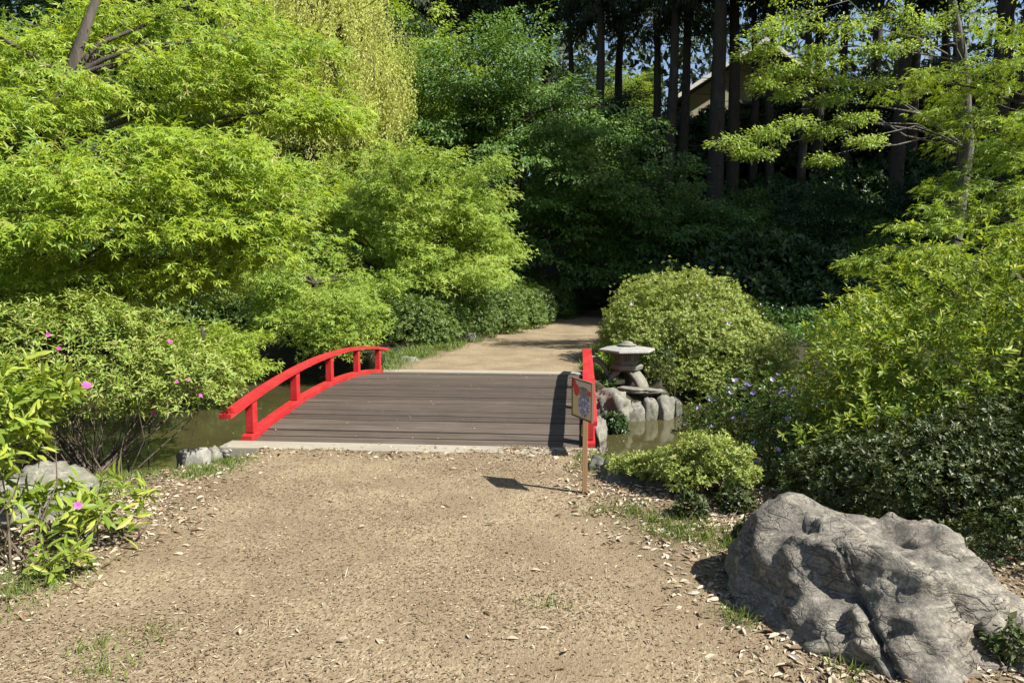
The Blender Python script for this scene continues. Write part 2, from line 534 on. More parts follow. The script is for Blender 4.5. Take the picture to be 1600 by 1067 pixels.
def water_mat():
    m, nt, b = new_mat("pond_water")
    v = coords(nt, "Object")
    n = noise(nt, v, 5.0, 3, 0.5, 0.3); n2 = noise(nt, v, 0.9, 4, 0.6)
    c = ramp(nt, n2, [(.35, (.036, .033, .013)), (.6, (.05, .046, .018)), (.75, (.062, .062, .022))])
    nt.links.new(c.outputs[0], b.inputs["Base Color"])
    b.inputs["Roughness"].default_value = 0.06
    b.inputs["IOR"].default_value = 1.33
    b.inputs["Specular IOR Level"].default_value = 0.5
    bump(nt, b, n, 0.10, 0.02)
    return m


M["water"] = water_mat()

# ------------------------------------------------------------------ terrain
POND = [(-14, 9), (-9, 6.6), (-5.5, 5.7), (-4.0, 5.35), (-3.45, 5.3), (-3.05, 5.55), (-2.85, 6.2), (-1.5, 6.45), (0.05, 6.4), (0.3, 5.95), (0.8, 5.6), (1.5, 5.3),
        (2.6, 5.6), (4.5, 6.6), (8, 8), (12, 11), (11, 16), (6.5, 15.6), (4.4, 15.0), (3.5, 13.8), (2.6, 12.6), (1.7, 12.0), (1.22, 11.3), (1.2, 10.55), (0.5, 10.2), (0.1, 10.65), (-1.5, 10.75), (-3.05, 10.8),
        (-3.3, 12.2), (-4.6, 13.9), (-7, 15.0), (-12, 15.5), (-16, 13)]
PATH_NEAR = [(-3.0, 1.5), (-2.75, 3.3), (-2.6, 4.2), (-2.85, 5.0), (-2.8, 5.9), (-2.75, 6.2), (0.0, 6.2), (0.1, 5.3), (0.3, 4.4), (0.75, 3.6), (1.0, 2.4), (1.2, 1.5), (0, -3), (-2.5, -3)]
PATH_FAR = [(-2.8, 10.9), (-2.75, 12.5), (-2.5, 14.4), (-1.75, 19), (-0.9, 23), (0.3, 27.5), (3, 30), (5, 29), (2.6, 26.5), (1.6, 23), (0.75, 19), (0.2, 15), (0.0, 12.5), (-0.02, 10.9)]
WATER_Z = -0.5


def height(x, y, detail=True):
    x = np.atleast_1d(np.asarray(x, float)); y = np.atleast_1d(np.asarray(y, float))
    p = np.stack([x, y, 0 * x], 1)
    wob = 0.12 * vnoise(p * 1.7, 3)
    d = poly_sdf(x, y, POND) + wob * smooth(0.0, 0.5, np.abs(y - 8.6) - 2.2)
    z = -1.0 * smooth(0.06, -0.42, d)
    side = smooth(-6, 3, x)
    ys = 26.5 - 1.0 * smooth(2, 10, x)
    hill = 0.56 * np.maximum(0, y - ys - 2) * (0.35 + 0.65 * side)
    hill = np.minimum(hill, 9.6 + 0.06 * np.maximum(0, y - 40))
    z = z + hill + 0.25 * smooth(14, 26, y) * smooth(1.6, 4, np.abs(x + 0.2))
    pm = np.minimum(poly_sdf(x, y, PATH_NEAR), poly_sdf(x, y, PATH_FAR))
    off = smooth(-0.1, 1.2, pm) * smooth(-0.1, 0.6, d)
    z = z + off * (0.05 + 0.06 * fbm(p * 0.9, 3, 5))
    z = z - .22 * smooth(.12, .55, x) * smooth(3.6, 2.4, x) * smooth(9.6, 10.0, y) * smooth(13.6, 12.0, y) * smooth(.1, -.1, -d)
    if detail:
        z = z + 0.012 * fbm(p * 2.3, 3, 9) * smooth(60, 20, y)
    return z


def hz(x, y):
    return float(height(x, y)[0])


def terrain():
    xs = np.concatenate([np.linspace(-300, -70, 8)[:-1], np.linspace(-70, -14, 20)[:-1], np.linspace(-14, -5, 46)[:-1], np.linspace(-5, 4, 150)[:-1], np.linspace(4, 14, 50)[:-1], np.linspace(14, 70, 20)[:-1], np.linspace(70, 300, 8)])
    ys = np.concatenate([np.linspace(-120, -20, 6)[:-1], np.linspace(-20, 2, 12)[:-1], np.linspace(2, 8, 105)[:-1], np.linspace(8, 16, 84)[:-1], np.linspace(16, 45, 76)[:-1], np.linspace(45, 140, 22)[:-1], np.linspace(140, 500, 8)])
    X, Y = np.meshgrid(xs, ys)
    x, y = X.ravel(), Y.ravel()
    z = height(x, y)
    p = np.stack([x, y, 0 * x], 1)
    nf = 0.22 * fbm(p * 1.3, 3, 21)
    s1 = poly_sdf(x, y, PATH_NEAR) + nf; s2 = poly_sdf(x, y, PATH_FAR) + 0.6 * nf
    gr = np.maximum(smooth(0.30, -0.35, s1), smooth(0.15, -0.2, s2))
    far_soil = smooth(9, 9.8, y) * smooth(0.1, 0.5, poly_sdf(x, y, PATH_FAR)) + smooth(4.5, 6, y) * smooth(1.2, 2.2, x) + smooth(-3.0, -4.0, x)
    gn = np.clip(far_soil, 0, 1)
    idx = np.arange(len(x)).reshape(len(ys), len(xs))
    q = np.stack([idx[:-1, :-1].ravel(), idx[:-1, 1:].ravel(), idx[1:, 1:].ravel(), idx[1:, :-1].ravel()], 1)
    co = np.stack([x, y, z], 1)
    inpath = (gr[q].mean(1) > 0.5)
    for nm, sel in (("ground", ~inpath), ("path", inpath)):
        f = q[sel]
        used, inv = np.unique(f.ravel(), return_inverse=True)
        me = np_mesh(nm, co[used], inv.reshape(-1, 4), None, True)
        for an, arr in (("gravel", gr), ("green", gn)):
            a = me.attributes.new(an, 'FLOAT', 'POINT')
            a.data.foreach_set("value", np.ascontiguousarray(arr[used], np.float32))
        tag(link(nm, me, M["ground"]), kind="structure", label={"ground": "brown earth strewn with leaf litter round the pond", "path": "tan wood chip path leading over the bridge to the forest"}[nm])


terrain()
w = MB()
w.add([(-18, 4.6, WATER_Z), (14, 4.6, WATER_Z), (14, 17.5, WATER_Z), (-18, 17.5, WATER_Z)], [(0, 1, 2, 3)])
tag(w.build("water", M["water"]), "murky olive brown pond water under the red bridge", kind="structure")


# ------------------------------------------------------------------ leaves
def t_kite(wd=0.32, fold=0.06):
    v = [(0, 0, 0), (-wd / 2, .5, fold), (0, 1, -.03), (wd / 2, .5, fold)]
    return np.array(v), np.array([(0, 2, 1), (0, 3, 2)])


def t_oval(wd=0.34, fold=0.05, curl=0.12):
    v = [(0, 0, 0)]
    for t, k in ((.34, .92), (.68, .86)):
        z = -curl * t * t
        v += [(-wd / 2 * k, t, z + fold), (0, t, z), (wd / 2 * k, t, z + fold)]
    v.append((0, 1, -curl))
    f = [(0, 2, 1), (0, 3, 2), (1, 2, 5), (1, 5, 4), (2, 3, 6), (2, 6, 5), (4, 5, 7), (5, 6, 7)]
    return np.array(v), np.array(f)


def t_maple(lobes=7, wid=0.16, span=115, droop=0.12):
    lens = {7: [.42, .72, .93, 1, .93, .72, .42], 5: [.55, .85, 1, .85, .55], 3: [.75, 1, .75]}[lobes]
    v, f = [(0, 0, 0)], []
    for k in range(lobes):
        a = R(-span + 2 * span * k / (lobes - 1)); L = lens[k]
        def P(r, da, z):
            return (math.sin(a + da) * r, math.cos(a + da) * r, z)
        b = len(v)
        v += [P(L * .42, -wid * 1.25, .02), P(L, 0, -droop * L * L), P(L * .42, wid * 1.25, .02)]
        f += [(0, b + 1, b), (0, b + 2, b + 1)]
    return np.array(v), np.array(f)


def t_oval4(wd=0.34, fold=0.05, curl=0.12):
    v = [(0, 0, 0), (-wd / 2, .5, fold - curl * .25), (0, .5, -curl * .25), (wd / 2, .5, fold - curl * .25), (0, 1, -curl)]
    return np.array(v), np.array([(0, 2, 1), (0, 3, 2), (1, 2, 4), (2, 3, 4)])


T = {"oval4": t_oval4(), "narrow4": t_oval4(0.29, 0.04, 0.18), "kite": t_kite(), "kite_wide": t_kite(0.5, 0.05), "oval": t_oval(), "narrow": t_oval(0.27, 0.04, 0.18), "maple7": t_maple(7, .17), "maple5": t_maple(5, .25), "maple3": t_maple(3, .30, 75)}


def leaf_mesh(name, tm, loc, axis, nrm, size, rnd):
    tv, tf = tm
    axis = nrmz(axis)
    nrm = nrm - axis * np.sum(nrm * axis, 1, keepdims=True)
    nrm = nrmz(nrm)
    side = np.cross(axis, nrm)
    Mx = np.stack([side, axis, nrm], 2) * size[:, None, None]
    co = np.einsum('nij,vj->nvi', Mx, tv) + loc[:, None, :]
    n, nv = len(loc), len(tv)
    f = (tf[None] + (np.arange(n) * nv)[:, None, None]).reshape(-1, 3)
    return np_mesh(name, co.reshape(-1, 3), f, np.repeat(rnd, len(tf)))


SINGLE = {}


def leaf_parts(root, name, tkey, mat, loc, axis, nrm, size, base):
    """individual leaf objects sharing one unit mesh"""
    key = (tkey, mat.name)
    if key not in SINGLE:
        tv, tf = T[tkey]
        me = np_mesh(name, tv, tf)
        me.materials.append(mat)
        SINGLE[key] = me
    axis = nrmz(axis); nrm = nrmz(nrm - axis * np.sum(nrm * axis, 1, keepdims=True)); side = np.cross(axis, nrm)
    for i in range(len(loc)):
        o = bpy.data.objects.new(name, SINGLE[key])
        COL.objects.link(o)
        o.parent = root
        m3 = Matrix((side[i], axis[i], nrm[i])).transposed().to_4x4()
        m3 = m3 @ Matrix.Scale(float(size[i]), 4)
        m3.translation = Vector(loc[i])
        o.matrix_basis = m3


def pick_front(world_loc, score, n, margin=0):
    px, py, d = project(world_loc)
    ok = (d > 0.3) & (px > -margin) & (px < 1600 + margin) & (py > -margin) & (py < 1067 + margin)
    s = np.where(ok, score, -1)
    i = np.argsort(-s)[:n]
    return i[s[i] > 0]


def spray_leaves(rng, C, O, rs, k, size, droop=0.35, flat=0.05, elong=1.25, hang=0.35, tilt=0.35, face=(0, 0, 0)):
    m = len(C)
    C = np.repeat(C, k, 0); O = np.repeat(O, k, 0)
    n = m * k
    rs_ = np.repeat(rs, k) if np.ndim(rs) else np.full(n, rs)
    r = np.sqrt(rng.random(n)) ; th = rng.random(n) * 2 * np.pi
    Oh = nrmz(O * np.array((1, 1, 0.0)) + 1e-6)
    sd = np.stack([-Oh[:, 1], Oh[:, 0], 0 * Oh[:, 0]], 1)
    along = r * np.cos(th) * elong; lat = r * np.sin(th)
    off = Oh * (along * rs_)[:, None] + sd * (lat * rs_)[:, None]
    off[:, 2] = O[:, 2] * along * rs_ - droop * r * r * rs_ + rng.normal(0, flat, n)
    ax = nrmz(off) * 0.8 + O * 0.6 + rng.normal(0, 0.35, (n, 3)); ax[:, 2] -= hang
    nr = np.array((0, 0, 1.0)) + O * 0.3 + rng.normal(0, tilt, (n, 3))
    nr = nr + np.asarray(face)
    sz = size * (0.7 + 0.6 * rng.random(n))
    return C + off, ax, nr, sz


def pad_sprays(rng, pads, m, sag=0.25, jit=0.07):
    C, O = [], []
    for c, rad, o in pads:
        r = np.sqrt(rng.random(m)) * rad; th = rng.random(m) * 2 * np.pi
        d = np.stack([np.cos(th), np.sin(th), 0 * th], 1)
        p = np.asarray(c) + d * r[:, None]
        p[:, 2] += -sag * rad * (r / rad) ** 2 + rng.normal(0, jit * rad, m)
        C.append(p); O.append(nrmz(d * (r / rad)[:, None] * 0.8 + np.asarray(o) * 0.6 + rng.normal(0, .15, (m, 3))))
    return np.concatenate(C), np.concatenate(O)


def auto_pads(rng, center, radii, n, pr, lo=-0.75, shell=(0.55, 1.0), layer=0.0):
    out = []
    center = np.asarray(center, float); radii = np.asarray(radii, float)
    while len(out) < n:
        d = nrmz(rng.normal(0, 1, 3))
        if d[2] < lo: continue
        k = rng.uniform(*shell)
        p = center + d * radii * k
        if layer: p[2] = round(p[2] / layer) * layer + rng.normal(0, layer * 0.15)
        o = d * np.array((1, 1, 0.25))
        out.append((p, pr * rng.uniform(0.7, 1.3), nrmz(o)))
    return out


def limbs(mb, rng, trunk, pads, r0=0.05, n=5, frac=1.0, slope=.45):
    """curved limbs from a trunk polyline to each pad centre"""
    tp = np.array([p for p, _ in trunk]); tr = np.array([r for _, r in trunk])
    for c, rad, o in pads:
        if rng.random() > frac: continue
        c = np.asarray(c)
        hd = np.hypot(tp[:, 0] - c[0], tp[:, 1] - c[1])
        tgt = c[2] - slope * hd
        i = int(np.argmin(np.abs(tp[:, 2] - tgt) + 0.15 * hd))
        a = tp[i]; L = np.linalg.norm(c - a)
        mid = (a + c) / 2 + np.array((0, 0, 0.12 * L)) + rng.normal(0, .05 * L, 3)
        pts, rr = [], []
        rb = min(tr[i] * 0.6, r0 * (0.5 + 0.3 * L))
        for s in np.linspace(0, 1, n):
            q = a * (1 - s) ** 2 + 2 * mid * s * (1 - s) + c * s * s
            if 0 < s < 1: q = q + rng.normal(0, 0.02 * L, 3)
            pts.append(q); rr.append(rb * (1 - s) ** 1.2 + 0.006)
        mb.tube(pts, rr, 5, False)


def twigs(mb, rng, pads, C, O, m, rt=0.004, step=1, ext=0.15):
    for j, (c, rad, o) in enumerate(pads):
        for k in range(0, m, step):
            e = C[j * m + k] + O[j * m + k] * ext
            c = np.asarray(c)
            mid = (c + e) / 2 + rng.normal(0, .04 * rad, 3) + np.array((0, 0, .03 * rad))
            mb.tube([c, mid, e], [rt * 1.8, rt * 1.3, rt * .5], 3, False)


def tree(name, label, cat, base, trunk, pads, mat, bark, tkey, leaf, m, k, rs, seed, group=None, singles=0, **kw):
    rng = np.random.default_rng(seed)
    base = np.asarray(base, float)
    root = thing(name, label, cat, base, group)
    tl = [(np.asarray(p) - base, r) for p, r in trunk]
    pl = [(np.asarray(c) - base, r, o) for c, r, o in pads]
    mb = MB()
    mb.tube([p for p, _ in tl], [r for _, r in tl], 9)
    limbs(mb, rng, tl, pl, kw.get("limb_r", 0.05), frac=kw.get("limb_frac", 1.0), slope=kw.get("slope", .45))
    C, O = pad_sprays(rng, pl, m, kw.get("sag", .25), kw.get("jit", .07))
    if kw.get("twig", 0):
        twigs(mb, rng, pl, C, O, m, kw["twig"], kw.get("twig_step", 1), rs * .6)
    mb.build("trunk", bark, root, True)
    rsv = rs * rng.uniform(.7, 1.3, len(C))
    loc, ax, nr, sz = spray_leaves(rng, C, O, rsv, k, leaf, kw.get("droop", .35), kw.get("flat", .05), 1.25, kw.get("hang", .35), kw.get("tilt", .35), kw.get("face", (0, 0, 0)))
    sp_r = np.repeat(rng.random(len(C)), k)
    rnd = np.clip(0.5 * sp_r + 0.5 * rng.random(len(loc)), 0, .999)
    if singles:
        _, _, d = project(loc + base)
        gz = pick_front(loc + base, sz / np.maximum(d, .3) * (1 + 0.35 * nr[:, 2]) * (0.6 + .8 * rng.random(len(loc))), singles)
        leaf_parts(root, "leaf", tkey, mat, loc[gz], ax[gz], nr[gz], sz[gz], base)
        keep = np.ones(len(loc), bool); keep[gz] = False
        loc, ax, nr, sz, rnd = loc[keep], ax[keep], nr[keep], sz[keep], rnd[keep]
    crown = link("crown", leaf_mesh("crown", T[tkey], loc, ax, nr, sz, rnd), mat, root)
    crown["kind"] = "stuff"
    return root


# ------------------------------------------------------------------ shrubs
def flower_mesh(name, mat, pet=5, wd=.8, open_=.42):
    tv, tf = t_oval(wd, 0.08, 0.25)
    V, F = [], []
    for k in range(pet):
        a = 2 * math.pi * k / pet
        rot = Matrix.Rotation(a, 3, 'Z') @ Matrix.Rotation(R(90) * (1 - open_), 3, 'X')
        b = len(V)
        V += [tuple(rot @ Vector(v)) for v in tv]
        F += [tuple(i + b for i in f) for f in tf]
    return np_mesh(name, np.array(V), np.array(F))


FLOWER = {}


def shrub(name, label, base, blobs, n_ros, per, leaf, tkey, mat, seed, cat="shrub", group=None, singles=0, shell=.35, up=.5, stems=30, stem_r=.012,
          flowers=0, fl_mat=None, fl_size=.03, fl_pos=(), opening=(45, 85), low=-.55, lump=.14, stray=.05, zmin=None, bark=None):
    rng = np.random.default_rng(seed)
    base = np.asarray(base, float)
    root = thing(name, label, cat, base, group)
    area = np.array([(r[0] * r[1] + r[0] * r[2] + r[1] * r[2]) for _, r in blobs]); area = area / area.sum()
    n = int(n_ros * 1.6)
    bi = rng.choice(len(blobs), n, p=area)
    c = np.array([b[0] for b in blobs], float)[bi]; rr = np.array([b[1] for b in blobs], float)[bi]
    d = nrmz(rng.normal(0, 1, (n, 3))); d = d[d[:, 2] > low] if False else d
    dep = rng.random(n) ** 1.7
    lumpf = fbm(d * 2.6 + bi[:, None] * 3.1, 3, seed)
    p = c + rr * d * (1 - shell * dep + lump * lumpf)[:, None]
    nd = nrmz(d / rr)
    st = rng.random(n) < stray
    p = p + np.where(st, rng.random(n) ** 2 * .22 * rr.mean(1), 0)[:, None] * (nd * .6 + np.array((0, 0, .6)))
    ok = d[:, 2] > low
    for j, (cc, r2) in enumerate(blobs):
        q = np.linalg.norm((p - np.asarray(cc)) / np.asarray(r2), axis=1)
        ok &= ~((q < .72) & (bi != j))
    gz = height(p[:, 0], p[:, 1], False)
    zfloor = np.maximum(gz, WATER_Z) + .03 if zmin is None else zmin
    ok &= p[:, 2] > zfloor
    p, nd, dep = p[ok][:n_ros], nd[ok][:n_ros], dep[ok][:n_ros]
    A = nrmz(nd * (1 - up) + np.array((0, 0, up)) + rng.normal(0, .3, p.shape))
    # stems
    mb = MB()
    for k in rng.choice(len(p), min(stems, len(p)), replace=False):
        e = p[k]; b0 = base + np.append(rng.normal(0, .10, 2), 0.0)
        b0[2] = max(hz(b0[0], b0[1]), WATER_Z - .1) - .03
        mid = b0 * .45 + e * .55; mid[2] = b0[2] * .55 + e[2] * .45; mid = mid + rng.normal(0, .06, 3)
        q = e - (e - mid) * .4 + rng.normal(0, .03, 3)
        mb.tube([b0 - base, (b0 + mid) / 2 - base + rng.normal(0, .02, 3), mid - base, q - base, e - base], [stem_r * 1.4, stem_r * 1.15, stem_r * .8, stem_r * .5, stem_r * .25], 5, False)
    mb.build("stem", bark or M["twig"], root, True)
    # leaves
    m = len(p)
    ph = np.tile(np.arange(per) * 2.39996, m) + np.repeat(rng.random(m) * 6.28, per)
    B = np.cross(A, np.array((.31, .52, .17))); B = nrmz(B); Cc = np.cross(A, B)
    Ar, Br, Cr = (np.repeat(x, per, 0) for x in (A, B, Cc))
    rad = Br * np.cos(ph)[:, None] + Cr * np.sin(ph)[:, None]
    op = np.radians(rng.uniform(*opening, m * per))
    ax = Ar * np.cos(op)[:, None] + rad * np.sin(op)[:, None] + rng.normal(0, .12, Ar.shape)
    nr = Ar * np.sin(op)[:, None] - rad * np.cos(op)[:, None] + rng.normal(0, .12, Ar.shape)
    loc = np.repeat(p, per, 0) - Ar * (np.tile(np.arange(per), m) * leaf * .10)[:, None] + ax * leaf * .05
    sz = leaf * rng.uniform(.6, 1.2, m * per)
    rnd = np.clip(.45 * np.repeat(rng.random(m), per) + .55 * rng.random(m * per), 0, .999)
    depr = np.repeat(dep, per); ndr = np.repeat(nd, per, 0)
    tocam = nrmz(np.array((0, 0, CAM_Z)) - loc)
    facing = np.sum(tocam * ndr, 1)
    if singles:
        dist = np.linalg.norm(loc - np.array((0, 0, CAM_Z)), axis=1)
        score = np.where((facing > .15) & (depr < .35), sz / dist * (.7 + .6 * rng.random(len(loc))), -1)
        g = pick_front(loc, score, singles)
        leaf_parts(root, "leaf", tkey, mat, loc[g] - base, ax[g], nr[g], sz[g], base)
        keep = np.ones(len(loc), bool); keep[g] = False
        loc, ax, nr, sz, rnd, = loc[keep], ax[keep], nr[keep], sz[keep], rnd[keep]
    fo = link("foliage", leaf_mesh("foliage", T[tkey], loc - base, ax, nr, sz, rnd), mat, root)
    fo["kind"] = "stuff"
    if fl_mat is not None:
        if fl_mat.name not in FLOWER:
            me = flower_mesh("flower", fl_mat); me.materials.append(fl_mat); FLOWER[fl_mat.name] = me
        fc = nrmz(np.array((0, 0, CAM_Z)) - p)
        cand = np.where((np.sum(fc * nd, 1) > .1) & (dep < .25))[0]
        ch = rng.choice(cand, min(flowers, len(cand)), replace=False) if flowers and len(cand) else []
        spots = [(p[k] + A[k] * .03, A[k]) for k in ch]
        for px, py in fl_pos:
            qx, qy, dd = project(p)
            k = int(np.argmin((qx - px) ** 2 + (qy - py) ** 2 + (dep * 60) ** 2 + np.where(np.sum(fc * nd, 1) < 0, 1e6, 0)))
            spots.append((p[k] + fc[k] * .05, nrmz(A[k] + fc[k])))
        for q, a in spots:
            o = link("flower", FLOWER[fl_mat.name], None, root)
            m4 = Vector(a).to_track_quat('Z', 'Y').to_matrix().to_4x4() @ Matrix.Rotation(rng.random() * 6, 4, 'Z') @ Matrix.Scale(fl_size * rng.uniform(.75, 1.2), 4)
            m4.translation = Vector(q - base)
            o.matrix_basis = m4
    return root


# ------------------------------------------------------------------ rocks
def ico(sub):
    bm = bmesh.new(); bmesh.ops.create_icosphere(bm, subdivisions=sub, radius=1)
    bm.verts.ensure_lookup_table()
    v = np.array([x.co[:] for x in bm.verts]); f = np.array([[y.index for y in x.verts] for x in bm.faces])
    bm.free()
    return nrmz(v), f


ICO = {k: ico(k) for k in (3, 4, 5)}


def rock(name, label, loc, size, seed, mat, sub=4, planes=9, rz=0.0, rough=.15, tilt=(0, 0), group=None, round_=.0, cat="stone"):
    rng = np.random.default_rng(seed)
    v, f = ICO[sub]
    r = (1 - round_) * .92 / np.sum(np.abs(v) ** 5, 1) ** .2 + round_ * 1.0
    for _ in range(planes):
        nk = nrmz(rng.normal(0, 1, 3)); h = rng.uniform(.68, .9)
        dn = v @ nk
        r = np.where(dn > .05, np.minimum(r, h / np.maximum(dn, .05)), r)
    r = r * (1 - round_) + round_ * .9
    rid = np.abs(fbm(v * np.array((5., 5., 2.2)) + seed, 4, seed + 3))
    r = r * (1 + rough * fbm(v * 2.2 + seed, 4, seed) + .6 * rough * fbm(v * 7 + seed, 4, seed + 5) - .9 * rough * rid)
    co = v * r[:, None] * np.asarray(size)
    m = (Matrix.Rotation(rz, 3, 'Z') @ Matrix.Rotation(tilt[0], 3, 'X') @ Matrix.Rotation(tilt[1], 3, 'Y'))
    co = co @ np.array(m).T
    o = link(name, np_mesh(name, co, f, None, True), mat)
    o.location = loc
    return tag(o, label, cat, group)


def big_boulder():
    v, f = ico(6)
    ctr = np.array((1.42, 3.42, -.08))
    blobs = [((1.48, 3.50, -.12), (.66, .60, .62)), ((1.22, 3.74, -.02), (.44, .42, .44)), ((1.62, 3.38, -.06), (.42, .50, .56)), ((1.13, 3.48, -.16), (.40, .42, .34)), ((1.40, 3.12, -.16), (.46, .44, .38)), ((1.55, 2.98, -.18), (.38, .38, .32))]
    def ray(c, rad):
        c = (np.asarray(c) - ctr) / rad; d = v / np.asarray(rad)
        a = np.sum(d * d, 1); b = np.sum(d * c, 1); k = c @ c - 1
        disc = b * b - a * k
        return np.where(disc > 0, (b + np.sqrt(np.maximum(disc, 0))) / a, 0)
    rs = np.stack([ray(c, np.array(r)) for c, r in blobs], 1)
    kk = 34.0
    r = np.log(np.sum(np.exp(kk * np.maximum(rs, .05)), 1)) / kk
    jig = 1 + .05 * fbm(v * 2.5, 3, 71)
    for pn, ph in (((.10, .05, 1), .485), ((.86, .0, .50), .47), ((-.50, -.62, .60), .47), ((.12, -.78, .62), .50), ((-.92, .1, .38), .60), ((.5, -.55, .66), .50)):
        pn = nrmz(np.array(pn)); dn = v @ pn
        r = np.where(dn > .08, np.minimum(r, ph * jig / np.maximum(dn, .08)), r)
    co = v * r[:, None]
    up_ = nrmz(np.array((.42, -.10, .90))); al = nrmz(np.array((.90, .05, -.42))); ac = np.cross(up_, al)
    L3 = np.stack([co @ al, co @ ac, co @ up_], 1)                     # bedding frame that dips to the lower right
    warp = .10 * fbm(co * 2.3, 4, 31)
    L3[:, 2] += warp
    rg = np.random.default_rng(5)
    co = co + v * (-.015 + .03 * fbm(L3 * np.array((2.2, 2.6, 4.0)), 3, 44))[:, None]
    gn = np.zeros_like(co)
    tri = co[f]; fn = np.cross(tri[:, 1] - tri[:, 0], tri[:, 2] - tri[:, 0])
    for q in range(3): np.add.at(gn, f[:, q], fn)
    gn = nrmz(gn)
    mt = np.array((1.0, 1.0, 2.1))
    for ncell, bl, tiltk, lim in ((40, .75, .22, .045), (190, .75, .34, .030), (800, .7, .42, .013), (3000, .6, .45, .006)):   # fractured faces, cell by cell
        L3 = np.stack([co @ al, co @ ac, co @ up_], 1); L3[:, 2] += warp
        si = rg.choice(len(co), ncell, replace=False)
        q3 = L3 + .03 * np.stack([vnoise(co * 9, k) for k in (1, 2, 3)], 1)
        best = np.full(len(co), 1e9); cell = np.zeros(len(co), int)
        for k, sidx in enumerate(si):
            dd = np.sum(((q3 - L3[sidx]) * mt) ** 2, 1)
            m_ = dd < best; best[m_] = dd[m_]; cell[m_] = k
        cn = nrmz(gn[si] + rg.normal(0, tiltk, (ncell, 3)))
        cp = co[si] + gn[si] * rg.normal(0, lim * .35, (ncell, 1))
        h_ = np.sum((cp[cell] - co) * cn[cell], 1)
        den = np.maximum(np.sum(v * cn[cell], 1), .35)
        co = co + v * np.clip(bl * h_ / den, -lim, lim)[:, None]
    nb_e = np.concatenate([f[:, [0, 1]], f[:, [1, 2]], f[:, [2, 0]]])
    for _ in range(2):                                                 # wear off the sharpest points
        ac_ = np.zeros_like(co); ct_ = np.zeros(len(co))
        np.add.at(ac_, nb_e[:, 0], co[nb_e[:, 1]]); np.add.at(ct_, nb_e[:, 0], 1)
        co = .45 * co + .55 * ac_ / ct_[:, None]
    fine = 1 - np.abs(fbm(L3 * np.array((9, 12, 34.0)), 4, 52)) * 2
    d = .010 * fine + .012 * fbm(co * 9, 4, 46) + .005 * fbm(co * 40, 3, 45)
    front = smooth(.1, -.35, co[:, 1])
    for off, sl, wd, dp, sd in ((.10, .55, .022, .065, 8), (-.14, -.35, .016, .05, 18), (-.36, .8, .012, .04, 28)):
        ck = np.abs(co[:, 0] + off + sl * co[:, 2] + .16 * fbm(co * 2.4, 4, sd))
        d = d - dp * np.exp(-(ck / wd) ** 2) * (.25 + .75 * front)
    co = co + v * d[:, None]
    o = link("boulder", np_mesh("boulder", co, f, None, True), M["boulder"])
    o.location = ctr + np.array((.0, -.12, -.07))
    o.scale = (1.12, 1.08, 1.04)
    return o


b = big_boulder()
tag(b, "big craggy grey boulder at the path edge below the dark green bushes", "boulder")

# ------------------------------------------------------------------ bridge
Y0, Y1, XL, XR = 6.36, 10.86, -2.945, 0.03
YM = (Y0 + Y1) / 2


def deck_z(y):
    u = (y - YM) / ((Y1 - Y0) / 2)
    return 0.0 + 0.165 * (1 - u * u)


def rail_z(y):
    u = (y - YM) / 2.2
    return 0.55 - 0.155 * u * u


bridge = thing("footbridge", "red railed arched wooden footbridge with dark plank deck over the pond", "bridge", (0, 0, 0))
npl = 28
rngb = random.Random(4)
L = (Y1 - Y0) / npl
for i in range(npl):
    yc = Y0 + L * (i + .5)
    sl = math.atan2(deck_z(yc + .05) - deck_z(yc - .05), .1)
    mb = MB()
    gap = .010 + rngb.random() * .010
    mb.box((0, 0, 0), (XR - XL + rngb.uniform(-.01, .01), L - gap, .045))
    o = link("plank", mb.mesh("plank", bevel=.004), M["deck"], bridge)
    o.location = ((XL + XR) / 2 + rngb.uniform(-.006, .006), yc, deck_z(yc) - .0225 + rngb.uniform(-.004, .004))
    o.rotation_euler = (sl + R(rngb.uniform(-.5, .5)), R(rngb.uniform(-.08, .08)), 0)


def swept(name, xs, zfun_lo, zfun_hi, ya, yb, n, mat, bev=.006):
    mb = MB()
    vs, fs = [], []
    for i in range(n + 1):
        y = ya + (yb - ya) * i / n
        lo, hi = zfun_lo(y), zfun_hi(y)
        vs += [(xs[0], y, lo), (xs[1], y, lo), (xs[1], y, hi), (xs[0], y, hi)]
    for i in range(n):
        for k in range(4):
            k2 = (k + 1) % 4
            fs.append((i * 4 + k, (i + 1) * 4 + k, (i + 1) * 4 + k2, i * 4 + k2))
    fs += [(0, 1, 2, 3), tuple(n * 4 + k for k in (3, 2, 1, 0))]
    mb.add(vs, fs)
    return mb.build(name, mat, bridge)


for sx, xc in ((-1, -3.0), (1, 0.095)):
    swept("handrail", (xc - .055, xc + .055), lambda y: rail_z(y) - .038, rail_z, 5.95, 11.20, 40, M["red"])
    swept("kerb_beam", (xc - .05, xc + .05), lambda y: deck_z(y) - .16, lambda y: deck_z(y) + .05, Y0 - .02, Y1 + .02, 40, M["red"])
    for yp in (6.46, 7.52, 8.61, 9.70, 10.76):
        mb = MB()
        za, zb = deck_z(yp) + .0505, rail_z(yp) - .037
        mb.box((0, 0, 0), (.072, .095, zb - za))
        o = link("post", mb.mesh("post", bevel=.005), M["red"], bridge)
        o.location = (xc - .0 * sx, yp, (za + zb) / 2)
for yc, zt, nm in ((6.22, .0, "sill_beam"), (10.99, .012, "sill_beam")):
    mb = MB()
    x0, x1 = (-3.14, 0.16) if yc < 8 else (-3.0, 0.02)
    mb.box(((x0 + x1) / 2, yc, zt - .12), (x1 - x0, .25, .26))
    mb.build(nm, M["sill"], bridge, bevel=.012)
